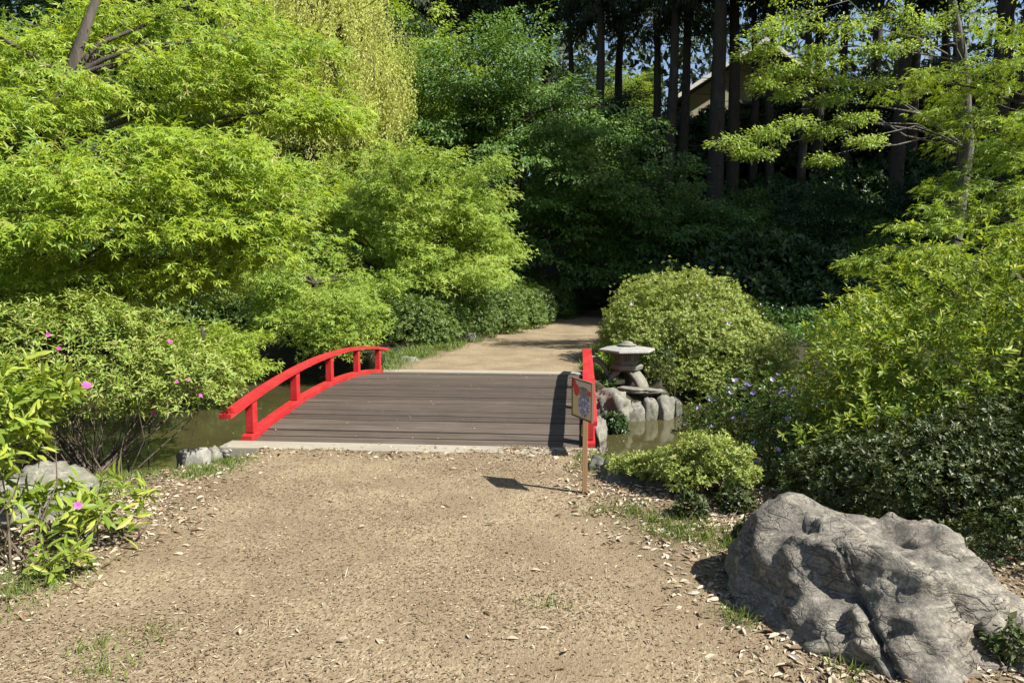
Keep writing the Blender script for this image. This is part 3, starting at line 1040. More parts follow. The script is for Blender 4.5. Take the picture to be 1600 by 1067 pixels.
for xg in (-2.3, -1.4, -.5):
    swept("girder", (xg - .07, xg + .07), lambda y: deck_z(y) - .26, lambda y: deck_z(y) - .05, Y0, Y1, 16, M["frame_wood"])


# ------------------------------------------------------------------ sign
def picture_mat():
    m, nt, b = new_mat("sign_print")
    uv = N(nt, "ShaderNodeTexCoord"); sp = N(nt, "ShaderNodeSeparateXYZ"); nt.links.new(uv.outputs["Object"], sp.inputs[0])
    u, v = sp.outputs[0], sp.outputs[2]      # metres from panel centre
    def disc(cx, cy, rx, ry, soft=.08):
        a = math_n(nt, 'POWER', math_n(nt, 'DIVIDE', math_n(nt, 'SUBTRACT', u, cx), rx), 2.0)
        c = math_n(nt, 'POWER', math_n(nt, 'DIVIDE', math_n(nt, 'SUBTRACT', v, cy), ry), 2.0)
        s = math_n(nt, 'ADD', a, c)
        return ramp(nt, s, [(1 - soft, (1, 1, 1)), (1.0, (0, 0, 0))]).outputs[0]
    def step(val, thr, soft=.004):
        mr = N(nt, "ShaderNodeMapRange"); mr.inputs[1].default_value = thr - soft; mr.inputs[2].default_value = thr + soft
        nt.links.new(val, mr.inputs[0]); return mr.outputs[0]
    n = noise(nt, uv.outputs["Object"], 55, 4, .7)
    n2 = noise(nt, uv.outputs["Object"], 12, 3, .6)
    base = mixc(nt, step(v, .045, .03), (.50, .40, .19), (.52, .40, .37))
    base = mixc(nt, math_n(nt, 'MULTIPLY', n2, .25), base, (.62, .52, .34))
    bloom = ramp(nt, n, [(.34, (.05, .05, .13)), (.5, (.20, .20, .34)), (.66, (.66, .66, .74))])
    base = mixc(nt, disc(.032, -.022, .088, .095), base, bloom.outputs[0])
    foliage = ramp(nt, n, [(.4, (.06, .08, .05)), (.62, (.27, .26, .23))])
    base = mixc(nt, disc(.020, .058, .10, .036, .4), base, foliage.outputs[0])
    for cx, cy, r in ((-.125, .095, .035), (-.085, .055, .045), (.112, .055, .022)):
        base = mixc(nt, disc(cx, cy, r, r * .95, .1), base, (.55, .035, .04))
    nt.links.new(base, b.inputs["Base Color"])
    b.inputs["Roughness"].default_value = 0.5
    return m


sign = thing("picture_sign", "small framed picture sign with flower print on a thin wooden post", "sign", (0.045, 5.05, hz(.045, 5.05)))
mb = MB(); mb.box((0, 0, .34), (.036, .036, .76)); mb.build("post", M["post_wood"], sign, bevel=.003)
ang = math.atan2(-.894, .447)
board = bpy.data.objects.new("board", None); COL.objects.link(board); board.parent = sign
board.location = (-.020, -.012, .66); board.rotation_euler = (0, 0, ang)
PW, PH = .29, .255
mb = MB(); mb.box((0, 0, 0), (PW, .012, PH)); mb.build("panel", picture_mat(), board, bevel=.001)
mb = MB()
for sx in (-1, 1): mb.box((sx * (PW / 2 + .003), 0, 0), (.010, .020, PH + .016))
for sz in (-1, 1): mb.box((0, 0, sz * (PH / 2 + .003)), (PW - .004, .019, .010))
mb.build("frame", M["frame_wood"], board)

# ------------------------------------------------------------------ stone lantern
lx, ly = .70, 11.0
lz = -.24
lan = thing("stone_lantern", "low stone lantern with wide flat roof beside the round azalea", "lantern", (lx, ly, lz))


def ring_solid(rings, n=6, rot=0.0):
    """stack of n-gons: (z, r)"""
    vs, fs = [], []
    for z, r in rings:
        vs += [(r * math.cos(rot + 2 * math.pi * k / n), r * math.sin(rot + 2 * math.pi * k / n), z) for k in range(n)]
    for i in range(len(rings) - 1):
        for k in range(n):
            k2 = (k + 1) % n
            fs.append((i * n + k, i * n + k2, (i + 1) * n + k2, (i + 1) * n + k))
    fs += [tuple(range(n - 1, -1, -1)), tuple((len(rings) - 1) * n + k for k in range(n))]
    return vs, fs


mb = MB(); mb.add(*ring_solid([(.665, .22), (.668, .40), (.680, .435), (.712, .425), (.742, .27), (.76, .13), (.76, .10)], 6, R(12)))
mb.build("roof", M["lantern_roof"], lan, bevel=.008)
mb = MB(); mb.add(*ring_solid([(.762, .12), (.775, .15), (.79, .13), (.80, .09), (.825, .085), (.845, .02)], 10))
mb.build("finial", M["lantern"], lan, True)
mb = MB(); mb.add(*ring_solid([(.46, .175), (.64, .175), (.664, .21)], 6, R(0)))
box_o = mb.build("fire_box", M["lantern"], lan, bevel=.006)
for k in range(6):                                                   # lattice windows on the six faces
    a = R(30 + 60 * k)
    rr = .175 * math.cos(R(30))
    wm = MB()
    m = Matrix.Rotation(a + R(90), 3, 'Z')
    c = Vector((math.cos(a) * (rr + .001), math.sin(a) * (rr + .001), .565))
    wm.box(c, (.12, .006, .115), m)
    wo = wm.build("window", M["hollow_shade"], box_o)  # solid plate, coloured dark like the shaded opening
    lm = MB()
    c2 = Vector((math.cos(a) * (rr + .006), math.sin(a) * (rr + .006), .565))
    for t in (-.033, 0, .033):
        lm.box(c2 + m @ Vector((t, 0, 0)), (.010, .008, .104), m)
        lm.box(c2 + Vector((0, 0, t)), (.104, .0085, .010), m)
    for t in (-.056, .056):
        lm.box(c2 + m @ Vector((t, 0, 0)), (.012, .014, .124), m)
        lm.box(c2 + Vector((0, 0, t)), (.100, .0145, .012), m)
    lo = lm.build("lattice", M["lantern"], box_o)
mb = MB(); mb.add(*ring_solid([(.34, .16), (.37, .235), (.435, .25), (.459, .20)], 6, R(0))); mb.build("platform", M["lantern"], lan, bevel=.008)
for k in range(3):                                                   # three curved cabriole legs
    a = R(-90 + 42 + 120 * k)
    vs, fs = [], []
    ns = 8
    for i in range(ns + 1):
        t = i / ns
        r = .13 + .19 * math.sin(t * math.pi * .60)
        z = .345 * (1 - t) ** .9
        wdt, th = .21 - .03 * t, .085
        for sx, sr in ((-1, 0), (1, 0), (1, 1), (-1, 1)):
            q = Vector((r - th / 2 + sr * th, sx * wdt / 2, z))
            vs.append(Matrix.Rotation(a, 3, 'Z') @ q)
    for i in range(ns):
        for kk in range(4):
            k2 = (kk + 1) % 4
            fs.append((i * 4 + kk, (i + 1) * 4 + kk, (i + 1) * 4 + k2, i * 4 + k2))
    fs += [(0, 1, 2, 3), tuple(ns * 4 + q for q in (3, 2, 1, 0))]
    mb = MB(); mb.add(vs, fs); mb.build("leg", M["lantern"], lan, True)

lan.scale = (1.0, 1.0, .88)
# ------------------------------------------------------------------ bank stones
def P3(px, py, Y): return tuple(at(px, py, Y))


rock("capstone", "flat capstone slab lying under the legs of the stone lantern", P3(997, 612, 10.45), (.37, .30, .065), 5, M["rock"], rz=.2, tilt=(R(-4), R(3)))
rock("upright_stone", "pale upright stone on the bank, widest of the row below the lantern", P3(988, 655, 10.15), (.19, .14, .25), 6, M["boulder_pale"], rz=.3, planes=5, rough=.09, group="upright stones at the water edge")
rock("upright_stone", "upright stone second from the right below the lantern slab", P3(1039, 645, 10.25), (.13, .12, .27), 7, M["rock"], rz=.9, planes=5, rough=.09, tilt=(0, R(6)), group="upright stones at the water edge")
rock("upright_stone", "narrow upright stone squeezed between two wider ones below the lantern", P3(1014, 648, 10.2), (.115, .12, .26), 8, M["rock"], rz=1.9, planes=5, rough=.09, tilt=(0, R(4)), group="upright stones at the water edge")
rock("upright_stone", "dark thin upright stone at the pond end of the row below the lantern", P3(1056, 650, 10.5), (.09, .12, .26), 9, M["rock_dark"], rz=.4, planes=5, rough=.09, group="upright stones at the water edge")
rock("bank_rock", "broad sunlit tan rock beside the right end of the bridge", P3(946, 648, 9.9), (.28, .38, .34), 10, M["rock"], rz=.5, planes=10, group="rocks by the right bridge end")
rock("bank_rock", "rough rock behind the sign, between red rail and ivy", P3(930, 690, 7.6), (.12, .4, .3), 12, M["boulder_pale"], rz=.1, group="rocks by the right bridge end")
vs, fs = [], []
arc = [P3(918, 557, 11.1), P3(930, 559, 11.1), P3(941, 565, 11.08), P3(949, 576, 11.06), P3(953, 590, 11.04), P3(954, 606, 11.02)]
for k, p in enumerate(arc):
    t = nrmz(np.array(arc[min(k + 1, 5)]) - np.array(arc[max(k - 1, 0)])); nn = np.array((-t[2], 0, t[0]))
    for dy, dn in ((-.10, .0), (-.04, .012), (.16, .01), (.16, -.05), (-.04, -.06), (-.10, -.04)):
        vs.append(np.array(p) + nn * dn + (0, dy, 0))
for k in range(5):
    for q in range(6):
        q2 = (q + 1) % 6
        fs.append((k * 6 + q, (k + 1) * 6 + q, (k + 1) * 6 + q2, k * 6 + q2))
fs += [tuple(range(6)), tuple(30 + q for q in range(5, -1, -1))]
mb = MB(); mb.add(vs, fs)
tag(mb.build("curved_slab", M["rock"], bevel=.008), "bent slab of dark stone with pale top edge behind the red rail end", "stone")
rock("dark_rock", "low dark rock just behind the sign post", P3(938, 732, 5.75), (.13, .13, .11), 13, M["rock_dark"], group="dark rocks at the near right bank")
rock("dark_rock", "wider dark rock under the small yellow green azalea", P3(990, 752, 5.45), (.26, .18, .15), 14, M["rock_dark"], group="dark rocks at the near right bank")
rock("dark_rock", "dark shaded rock half buried in litter below the small azalea", P3(1040, 775, 5.2), (.20, .15, .12), 15, M["rock_dark"], group="dark rocks at the near right bank")
rock("edge_stone", "pale squared stone on the left bank by the bridge sill", P3(302, 722, 5.85), (.16, .10, .13), 16, M["rock_pale"], rz=.35, planes=6, rough=.05, group="pale stones by the bridge sill")
rock("edge_stone", "mossy rounded stone between squared stone and white stone", P3(333, 714, 6.0), (.085, .075, .10), 17, M["rock"], round_=.5, group="pale stones by the bridge sill")
rock("edge_stone", "white rounded stone touching the left end of the bridge sill", P3(358, 705, 6.15), (.10, .08, .075), 18, M["rock_pale"], round_=.6, group="pale stones by the bridge sill")
rock("left_boulder", "mossy grey boulder under pink azalea leaves beside the pond", (-3.48, 4.28, -.03), (.42, .40, .33), 19, M["rock"], sub=5, rz=.4, planes=7, round_=.3, cat="boulder")
rock("left_boulder", "shaded boulder in the corner behind the large leaved branch", (-4.1, 4.1, .0), (.42, .4, .40), 20, M["rock"], sub=4, rz=1.4, cat="boulder")
rock("path_stone", "sunlit stone half hidden in grass left of the far path", P3(722, 530, 15.8) , (.34, .25, .17), 21, M["rock"], round_=.3)
rock("path_stone", "low stone in the weeds left of the far path, near the bridge rail", P3(640, 566, 12.3), (.22, .18, .10), 22, M["rock"])
rock("pond_stone", "smooth grey stone at the far pond edge right of the round azalea", P3(1192, 561, 14.6), (.27, .22, .22), 23, M["rock"], round_=.4)
rock("pond_stone", "low wet rock on the far left pond bank behind the bridge rail", P3(345, 574, 13.4), (.5, .25, .14), 24, M["rock_dark"], round_=.2)

# ------------------------------------------------------------------ house in the forest
hy = 41.0
hc = at(1165, 190, hy)
house = thing("house", "cream gabled house half hidden behind cedar trunks on the hill", "house", (hc[0] + .55, hy, 8.3))
WW, DD, HH = 3.6, 7.0, 3.6
mb = MB()
mb.add([(-WW, 0, -1), (WW, 0, -1), (WW, DD, -1), (-WW, DD, -1), (-WW, 0, HH - 1.2), (0.2, 0, HH + 1.2), (WW, 0, HH - 1.2), (-WW, DD, HH - 1.2), (.2, DD, HH + 1.2), (WW, DD, HH - 1.2)],
       [(0, 1, 6, 5, 4), (1, 2, 9, 6), (2, 3, 7, 8, 9), (3, 0, 4, 7)])
mb.build("wall", M["wall_plaster"], house)
mb = MB()
for sx in (-1, 1):
    e = Vector((sx * (WW + .55), 0, HH - 1.45)); t = Vector((.2, 0, HH + 1.28))
    vs = []
    for y in (-.6, DD + .6):
        for q in (t, e):
            vs += [(q.x, y, q.z), (q.x, y, q.z + .18)]
    mb.add(vs, [(0, 1, 3, 2), (4, 6, 7, 5), (1, 5, 7, 3), (0, 2, 6, 4), (2, 3, 7, 6), (0, 4, 5, 1)])
mb.build("roof", M["roof_tile"], house)
for sx in (-1, 1):
    mb = MB()
    a = Vector((sx * (WW + .56), -.62, HH - 1.42)); c = Vector((.2, -.62, HH + 1.32))
    mb.add([a, c, c + Vector((0, 0, .22)), a + Vector((0, 0, .22)), a + Vector((0, -.06, 0)), c + Vector((0, -.06, 0)), c + Vector((0, -.06, .22)), a + Vector((0, -.06, .22))],
           [(0, 1, 2, 3), (7, 6, 5, 4), (0, 4, 5, 1), (1, 5, 6, 2), (2, 6, 7, 3), (3, 7, 4, 0)])
    mb.build("bargeboard", M["white_trim"], house)
for wx in (1.9,):
    mb = MB(); mb.box((wx, -.03, 1.4), (1.3, .08, 1.1)); wo = mb.build("window", M["white_trim"], house)
    mb = MB(); mb.box((wx - .3, -.075, 1.4), (.52, .02, .95)); mb.box((wx + .3, -.075, 1.4), (.52, .02, .95)); mb.build("pane", M["hollow_shade"], wo)

# ------------------------------------------------------------------ near left maple (trunk outside the frame on the left)
rg = np.random.default_rng(101)
pads = []
for px, py, Y, rad in ((40, 150, 6.6, .55), (150, 120, 7.0, .6), (260, 90, 7.4, .6), (370, 60, 7.6, .6), (60, 40, 7.8, .7), (200, 20, 8.0, .7), (330, 0, 8.2, .7), (60, 260, 5.6, .5),
                       (170, 240, 6.0, .6), (270, 220, 6.4, .6), (370, 230, 6.8, .55), (440, 270, 7.0, .5), (30, 330, 5.4, .5), (130, 330, 5.8, .55), (240, 320, 6.2, .55), (340, 320, 6.7, .55),
                       (430, 320, 7.0, .45), (60, 400, 6.2, .5), (170, 400, 6.4, .55), (280, 400, 6.6, .45), (-60, 300, 5.6, .6), (-80, 160, 6.2, .7), (480, 170, 7.8, .45), (430, 140, 8.0, .5), (-50, 420, 6.5, .5),
                       (520, 160, 8.2, .35), (-120, 20, 7, .8), (110, 440, 6.9, .5), (240, 430, 7.0, .4), (20, 200, 6.9, .5), (310, 150, 7.6, .5), (460, 60, 8.4, .5), (110, 70, 7.4, .6), (30, 100, 7.2, .6), (270, 40, 8.2, .6), (400, 110, 7.9, .45), (40, 460, 6.6, .45), (290, 260, 6.5, .5), (400, 380, 6.9, .35)):
    c = at(px, py, Y); tr = np.array((-6.0, 6.6, c[2])); o = nrmz((c - tr) * np.array((1, 1, .1)))
    pads.append((c, rad, o))
tree("maple_tree", "bright green maple leaning over the pond from the left with star shaped leaves", "tree", (-6.0, 6.6, hz(-6, 6.6)),
     [((-6.0, 6.6, -.3), .17), ((-5.9, 6.6, .8), .14), ((-5.6, 6.7, 1.7), .12), ((-5.3, 6.8, 2.6), .10), ((-5.0, 7.0, 3.4), .06), ((-4.7, 7.3, 4.6), .025)],
     pads, M["maple_bright"], M["bark_maple"], "maple5", .074, 18, 40, .24, 1, singles=300, sag=.35, jit=.11, twig=.004, twig_step=2, droop=.35, flat=.05, hang=.4, tilt=.5, limb_r=.026, face=(.2, -.5, .1))
# dark limbs in the top left corner
# ------------------------------------------------------------------ bright maple beside the far path
def maple_round(name, label, base, center, radii, npad, prad, mat, leaf, m, k, rs, seed, tkey="maple3", group=None, lo=-.7, layer=.45, **kw):
    rng = np.random.default_rng(seed)
    pd = auto_pads(rng, center, radii, npad, prad, lo, (.45, 1.0), layer)
    b = np.asarray(base, float); c = np.asarray(center, float)
    tr = [(b - (0, 0, .2), kw.pop("tr", .13)), (b * .7 + c * .3 + rng.normal(0, .1, 3), .10), (b * .35 + c * .65 + rng.normal(0, .15, 3), .075), (c + (0, 0, .3 * radii[2]), .05), (c + (0, 0, .75 * radii[2]), .02)]
    return tree(name, label, "tree", base, tr, pd, mat, kw.pop("bark", M["bark_maple"]), tkey, leaf, m, k, rs, seed, group, **kw)


T2 = maple_round("maple_tree", "rounded bright yellow green maple standing left of the far path", (-3.9, 16.2, 0), (-4.0, 16.4, 2.3), (2.75, 2.2, 2.3), 62, .75, M["maple_mid"], .085, 15, 42, .27, 2, sag=.3, jit=.22, layer=0, limb_frac=.7, twig=.005, twig_step=5, face=(.2, -.5, .1), tilt=.45)
T3 = maple_round("maple_tree", "low spreading green maple over the water behind the left bridge rail", (-5.2, 14.6, -.1), (-5.0, 13.6, 1.0), (1.75, 1.3, .95), 34, .5, M["maple_mid"], .075, 13, 36, .2, 3, sag=.35, jit=.2, layer=0, lo=-.9, face=(.1, -.5, .1), tilt=.45)
T3b = maple_round("maple_tree", "small maple with ferny sprays low above the pond behind the pink azalea", (-6.6, 11.9, -.1), (-5.7, 10.7, .35), (1.0, .8, .45), 14, .42, M["maple_mid"], .07, 12, 34, .17, 33, sag=.3, layer=.22, lo=-.6, tr=.06)
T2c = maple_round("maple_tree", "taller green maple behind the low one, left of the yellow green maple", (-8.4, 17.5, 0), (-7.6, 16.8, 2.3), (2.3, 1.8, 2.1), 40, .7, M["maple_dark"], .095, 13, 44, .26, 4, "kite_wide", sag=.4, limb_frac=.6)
# ------------------------------------------------------------------ big dark maple in the middle
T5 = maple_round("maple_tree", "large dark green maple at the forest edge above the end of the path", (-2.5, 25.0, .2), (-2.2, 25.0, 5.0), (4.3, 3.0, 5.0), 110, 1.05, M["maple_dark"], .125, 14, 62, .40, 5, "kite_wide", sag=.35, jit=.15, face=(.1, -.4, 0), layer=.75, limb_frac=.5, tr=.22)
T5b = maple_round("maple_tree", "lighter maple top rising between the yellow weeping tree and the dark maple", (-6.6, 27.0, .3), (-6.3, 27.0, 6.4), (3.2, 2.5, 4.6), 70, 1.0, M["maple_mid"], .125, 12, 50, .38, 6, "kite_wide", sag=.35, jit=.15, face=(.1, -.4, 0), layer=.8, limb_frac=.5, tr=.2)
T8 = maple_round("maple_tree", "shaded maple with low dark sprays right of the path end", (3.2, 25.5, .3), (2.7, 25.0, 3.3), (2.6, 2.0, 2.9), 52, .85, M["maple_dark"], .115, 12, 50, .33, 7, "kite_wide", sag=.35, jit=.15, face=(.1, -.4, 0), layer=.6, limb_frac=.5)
# ------------------------------------------------------------------ pale weeping tree
def weeping(name, label, base, center, radii, seed):
    rng = np.random.default_rng(seed)
    base = np.asarray(base, float); center = np.asarray(center, float)
    root = thing(name, label, "tree", base)
    mb = MB()
    tl = [(np.array((0, 0, -.2)), .2), (center * .5 - base * .5, .16), (center - base, .11), (center - base + (0, 0, radii[2] * .8), .04)]
    mb.tube([p for p, _ in tl], [r for _, r in tl], 8)
    n = 900
    d = nrmz(rng.normal(0, 1, (n, 3))); d[:, 2] = np.abs(d[:, 2]) * 1.1 - .35
    top = center + nrmz(d) * np.asarray(radii) * rng.uniform(.5, 1.0, (n, 1))
    ln = rng.uniform(.9, 2.4, n)
    loc, ax = [], []
    for i in range(n):
        kk = int(ln[i] * 56)
        t = np.sort(rng.random(kk))
        sway = rng.normal(0, .12, 2)
        p = np.stack([top[i, 0] + sway[0] * t, top[i, 1] + sway[1] * t, top[i, 2] + .15 * np.sin(t * 3) - ln[i] * t], 1) + rng.normal(0, .07, (kk, 3))
        loc.append(p)
        a = rng.normal(0, .45, (kk, 3)); a[:, 2] -= .8; ax.append(a)
        if i % 4 == 0:
            mb.tube([center - base + (0, 0, .3), (top[i] + center) / 2 - base + (0, 0, .4), top[i] - base, top[i] - base - (0, 0, ln[i] * .5)], [.035, .022, .01, .004], 4, False)
    mb.build("trunk", M["bark_maple"], root, True)
    loc = np.concatenate(loc); ax = np.concatenate(ax)
    nr = rng.normal(0, 1, loc.shape); nr[:, 1] -= .6; nr[:, 2] += .5
    cr = link("crown", leaf_mesh("crown", T["kite"], loc - base, ax, nr, rng.uniform(.07, .12, len(loc)), rng.random(len(loc)) * .99), M["weeping"], root)
    cr["kind"] = "stuff"
    return root


weeping("weeping_tree", "tall pale yellow weeping tree behind the near maple", (-8.4, 22.2, 0), (-8.0, 22.0, 7.4), (3.1, 2.2, 4.4), 8)
# ------------------------------------------------------------------ sunlit tree with hanging branches on the right
def P(px, py, Y): return at(px, py, Y)
rg = np.random.default_rng(55)
pads = []
for px, py, Y, rad in ((1210, 40, 13.5, .5), (1260, 20, 14, .6), (1320, 30, 14, .6), (1380, 20, 14.2, .6), (1440, 40, 14.2, .55), (1500, 20, 14.5, .6), (1190, 70, 13.6, .4), (1280, 75, 14, .5), (1350, 80, 14.4, .55), (1410, 70, 14, .5),
                       (1300, 120, 14.6, .4), (1360, 125, 14.6, .35), (1240, 190, 14, .38), (1200, 205, 13.8, .35), (1280, 200, 14.2, .38), (1140, 218, 13.6, .25), (1330, 180, 14.2, .33), (1355, 215, 14, .28), (1180, 235, 13.8, .25), (1290, 245, 14, .2), (1215, 105, 14, .4), (1250, 140, 14.2, .36), (1190, 130, 14, .26), (1300, 150, 14.4, .34), (1270, 100, 14.3, .4),
                       (1320, -40, 14, .8), (1450, -40, 14.5, .8), (1230, -30, 14, .7), (1550, -20, 14.5, .7), (1600, 60, 15, .5)):
    c = P(px, py, Y); o = nrmz((c - np.array((8.0, 16, c[2] + .4))))
    pads.append((c, rad * .9, o))
bs = (7.75, 16.3, hz(7.75, 16.3))
tree("beech_tree", "slender tree with mottled trunk and sunlit hanging branches above the pond", "tree", bs,
     [((7.75, 16.3, -.2), .19), ((7.7, 16.25, 2.0), .16), ((7.8, 16.1, 4.0), .13), ((7.5, 15.8, 5.6), .10), ((7.0, 15.4, 6.8), .07), ((6.3, 15.0, 8.0), .04)],
     pads, M["beech"], M["bark_pale"], "kite_wide", .062, 10, 66, .20, 9, sag=.25, twig=.006, twig_step=3, droop=.25, flat=.035, hang=.15, limb_r=.010, slope=.12, limb_frac=.65)
# right hand maple with layered sprays
pads = []
for px, py, Y, rad in ((1440, 120, 12.5, .5), (1500, 110, 12.2, .55), (1560, 100, 12, .6), (1620, 110, 11.6, .6), (1470, 170, 12.2, .5), (1540, 175, 11.8, .55), (1600, 180, 11.4, .55), (1510, 215, 11.8, .5), (1570, 230, 11.4, .5),
                       (1630, 240, 11, .6), (1500, 270, 11.4, .45), (1550, 290, 11, .5), (1610, 300, 10.6, .5), (1480, 320, 11, .45), (1540, 340, 10.6, .5), (1600, 350, 10.2, .5), (1440, 350, 11, .4), (1410, 385, 10.8, .4), (1470, 385, 10.4, .4), (1385, 415, 10.8, .33), (1350, 405, 11, .28),
                       (1550, 395, 10, .45), (1680, 180, 11, .8), (1680, 330, 10, .7), (1590, 30, 12, .6), (1700, 60, 11.5, .9), (1500, 140, 12.6, .5)):
    c = P(px, py, Y); o = nrmz((c - np.array((8.6, 11.2, c[2] + .2))))
    pads.append((c, rad, o))
tree("maple_tree", "layered green maple reaching in above the rhododendron", "tree", (8.6, 11.6, hz(8.6, 11.6)),
     [((8.6, 11.6, -.3), .16), ((8.5, 11.5, 1.4), .13), ((8.3, 11.4, 2.8), .10), ((8.0, 11.4, 4.2), .06), ((7.8, 11.4, 5.4), .03)],
     pads, M["maple_mid"], M["bark_maple"], "maple5", .078, 11, 30, .21, 10, sag=.3, jit=.12, twig=.004, twig_step=3, hang=.3, flat=.03)

ORD = "first second third fourth fifth sixth seventh eighth ninth tenth eleventh twelfth thirteenth fourteenth fifteenth sixteenth seventeenth eighteenth nineteenth twentieth".split()
ORD += ["twenty-" + o for o in ORD[:9]]


def by_place(objs, fmt):
    """label repeats by their order across the view"""
    px, _, _ = project(np.array([o.location[:] for o in objs]))
    for k, i in enumerate(np.argsort(px)):
        objs[i]["label"] = fmt.format(ORD[k])


# ------------------------------------------------------------------ cedars
def cedar(seed, H=19.0, r0=.33, z0=7.5):
    rng = np.random.default_rng(seed)
    root = thing("cedar_tree", "tall dark cedar trunk standing in the shaded forest on the hill", "tree", (0, 0, -50), "cedar trunks in the shaded forest")
    mb = MB()
    zs = np.linspace(-.5, H, 8)
    mb.tube([(rng.normal(0, .05), rng.normal(0, .05), z) for z in zs], [r0 * (1 - .85 * max(0, z) / H) + (.08 if z < .3 else 0) for z in zs], 10)
    n = 130
    C, O = [], []
    for i in range(n):
        z = z0 + (H - z0) * rng.random() ** .9
        L = 2.3 * (1 - (z - z0) / (H - z0 + 1)) ** .7 + .5
        if z < z0 + 2: L *= .8
        a = rng.random() * 6.283
        e = np.array((math.cos(a) * L, math.sin(a) * L, z - .35 * L))
        mb.tube([(0, 0, z), e * (.5, .5, 1) + (0, 0, .12 * L), e], [.035, .022, .006], 4, False)
        for t in np.linspace(.35, 1.0, 5):
            C.append((e[0] * t, e[1] * t, z - .35 * L * t * t)); O.append((math.cos(a), math.sin(a), -.4))
    for i in range(34):                                                # dead stubs under the crown
        z = rng.uniform(2.5, z0); a = rng.random() * 6.283; L = rng.uniform(.4, 1.4)
        mb.tube([(0, 0, z), (math.cos(a) * L, math.sin(a) * L, z - .1 * L)], [.02, .006], 4, False)
    mb.build("trunk", M["bark_cedar"], root, True)
    C = np.array(C); O = nrmz(np.array(O))
    loc, ax, nr, sz = spray_leaves(rng, C, O, .42, 56, .20, .7, .1, 1.2, .8, .6)
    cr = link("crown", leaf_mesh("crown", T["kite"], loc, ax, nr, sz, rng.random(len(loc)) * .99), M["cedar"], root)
    cr["kind"] = "stuff"
    return root


cedA, cedB, cedC = cedar(71, 22, .36, 11.0), cedar(72, 23, .27, 12.5), cedar(73, 20, .22, 10.0)
used = set()
rc = random.Random(8)


def put_cedar(src, px, py, Y, sc=1.0, rz=0.0, label=None, xy=None):
    x = at(px, py, Y)[0] if xy is None else xy[0]
    y = Y if xy is None else xy[1]
    loc = (x, y, hz(x, y) - .1)
    lean = (R(rc.uniform(-1.8, 1.8)), R(rc.uniform(-2.2, 2.2)))
    if src.name not in used:
        used.add(src.name)
        src.location = loc; src.rotation_euler = (0, 0, rz); src.scale = (sc, sc, sc)
        if label: src["label"] = label
        return src
    c = copy_tree(src, loc, rz, (sc * rc.uniform(.8, 1.1),) * 2 + (sc,), label or "tall dark cedar trunk standing in the shaded forest on the hill")
    c.rotation_euler = (lean[0], lean[1], rz)
    return c


put_cedar(cedA, 1118, 250, 30, 1.05, .3, "thickest cedar trunk, in front of the left end of the house gable")
put_cedar(cedB, 1142, 250, 33, 1.1, 1.3, "reddish cedar trunk close behind the thickest one, before the house wall")
front = []
for s, px, Y, sc in ((cedA, 1042, 31, .9), (cedB, 1068, 33, .95), (cedC, 1022, 34, 1.0), (cedC, 1180, 34, .95), (cedB, 1206, 33, .85), (cedC, 1252, 32, 1.0), (cedA, 1275, 35, .85), (cedC, 1322, 33, 1.1),
                     (cedA, 1398, 29, 1.0), (cedB, 1420, 34, 1.0), (cedC, 1492, 31, 1.0), (cedA, 1545, 26, 1.05), (cedB, 1590, 30, 1.0), (cedA, 935, 33, .9), (cedB, 965, 38, 1.0), (cedC, 898, 36, 1.0), (cedA, 860, 40, 1.0),
                     (cedB, 800, 38, 1.0), (cedA, 745, 36, 1.0), (cedC, 690, 39, 1.1), (cedB, 640, 36, 1.0), (cedA, 1360, 41, 1.0), (cedB, 1470, 42, 1.0)):
    front.append(put_cedar(s, px, 250, Y, sc, rc.random() * 6))
by_place(front, "slim dark cedar in the shaded forest on the hill, {} from the left")
for x, y, s in ((-9, 34, cedA), (-13, 31, cedB), (-17, 28, cedA), (-21, 33, cedB), (-15, 38, cedA), (-6, 44, cedB)):
    put_cedar(s, 0, 0, 0, 1.0, rc.random() * 6, "dark cedar rising behind the pale weeping tree on the left", (x, y))
for x, y, s, sc in ((14.5, 18, cedA, 1.1), (18, 16, cedA, 1.1), (17, 21, cedB, 1.1), (21, 19, cedA, 1.1), (19, 25, cedB, 1.0), (23, 28, cedA, 1.1), (25, 23, cedA, 1.1), (21, 33, cedB, 1.0), (26, 34, cedA, 1.1), (30, 29, cedA, 1.1), (24, 39, cedB, 1.1), (30, 40, cedA, 1.1), (34, 35, cedA, 1.1), (16, 26, cedC, 1.1)):
    put_cedar(s, 0, 0, 0, sc, rc.random() * 6, "tall cedar of the grove that shades the pond from the right", (x, y))

# ------------------------------------------------------------------ broad evergreen trees and understory
def evergreen(seed, label, radii=(2.6, 2.6, 3.2), zc=4.2, npad=60, mat=None, leaf=.13):
    rng = np.random.default_rng(seed)
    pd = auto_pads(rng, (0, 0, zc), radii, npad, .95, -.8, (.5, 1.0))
    return tree("evergreen_tree", label, "tree", (0, 0, 0), [((0, 0, -.3), .2), ((.1, 0, zc * .5), .16), ((0, .1, zc), .1), ((0, 0, zc + radii[2] * .7), .04)], pd, mat or M["evergreen"], M["bark_cedar"], "kite_wide", leaf, 10, 34, .42, seed, "dark evergreens under the cedars", sag=.3, hang=.3, tilt=.5, flat=.1, limb_frac=.4)


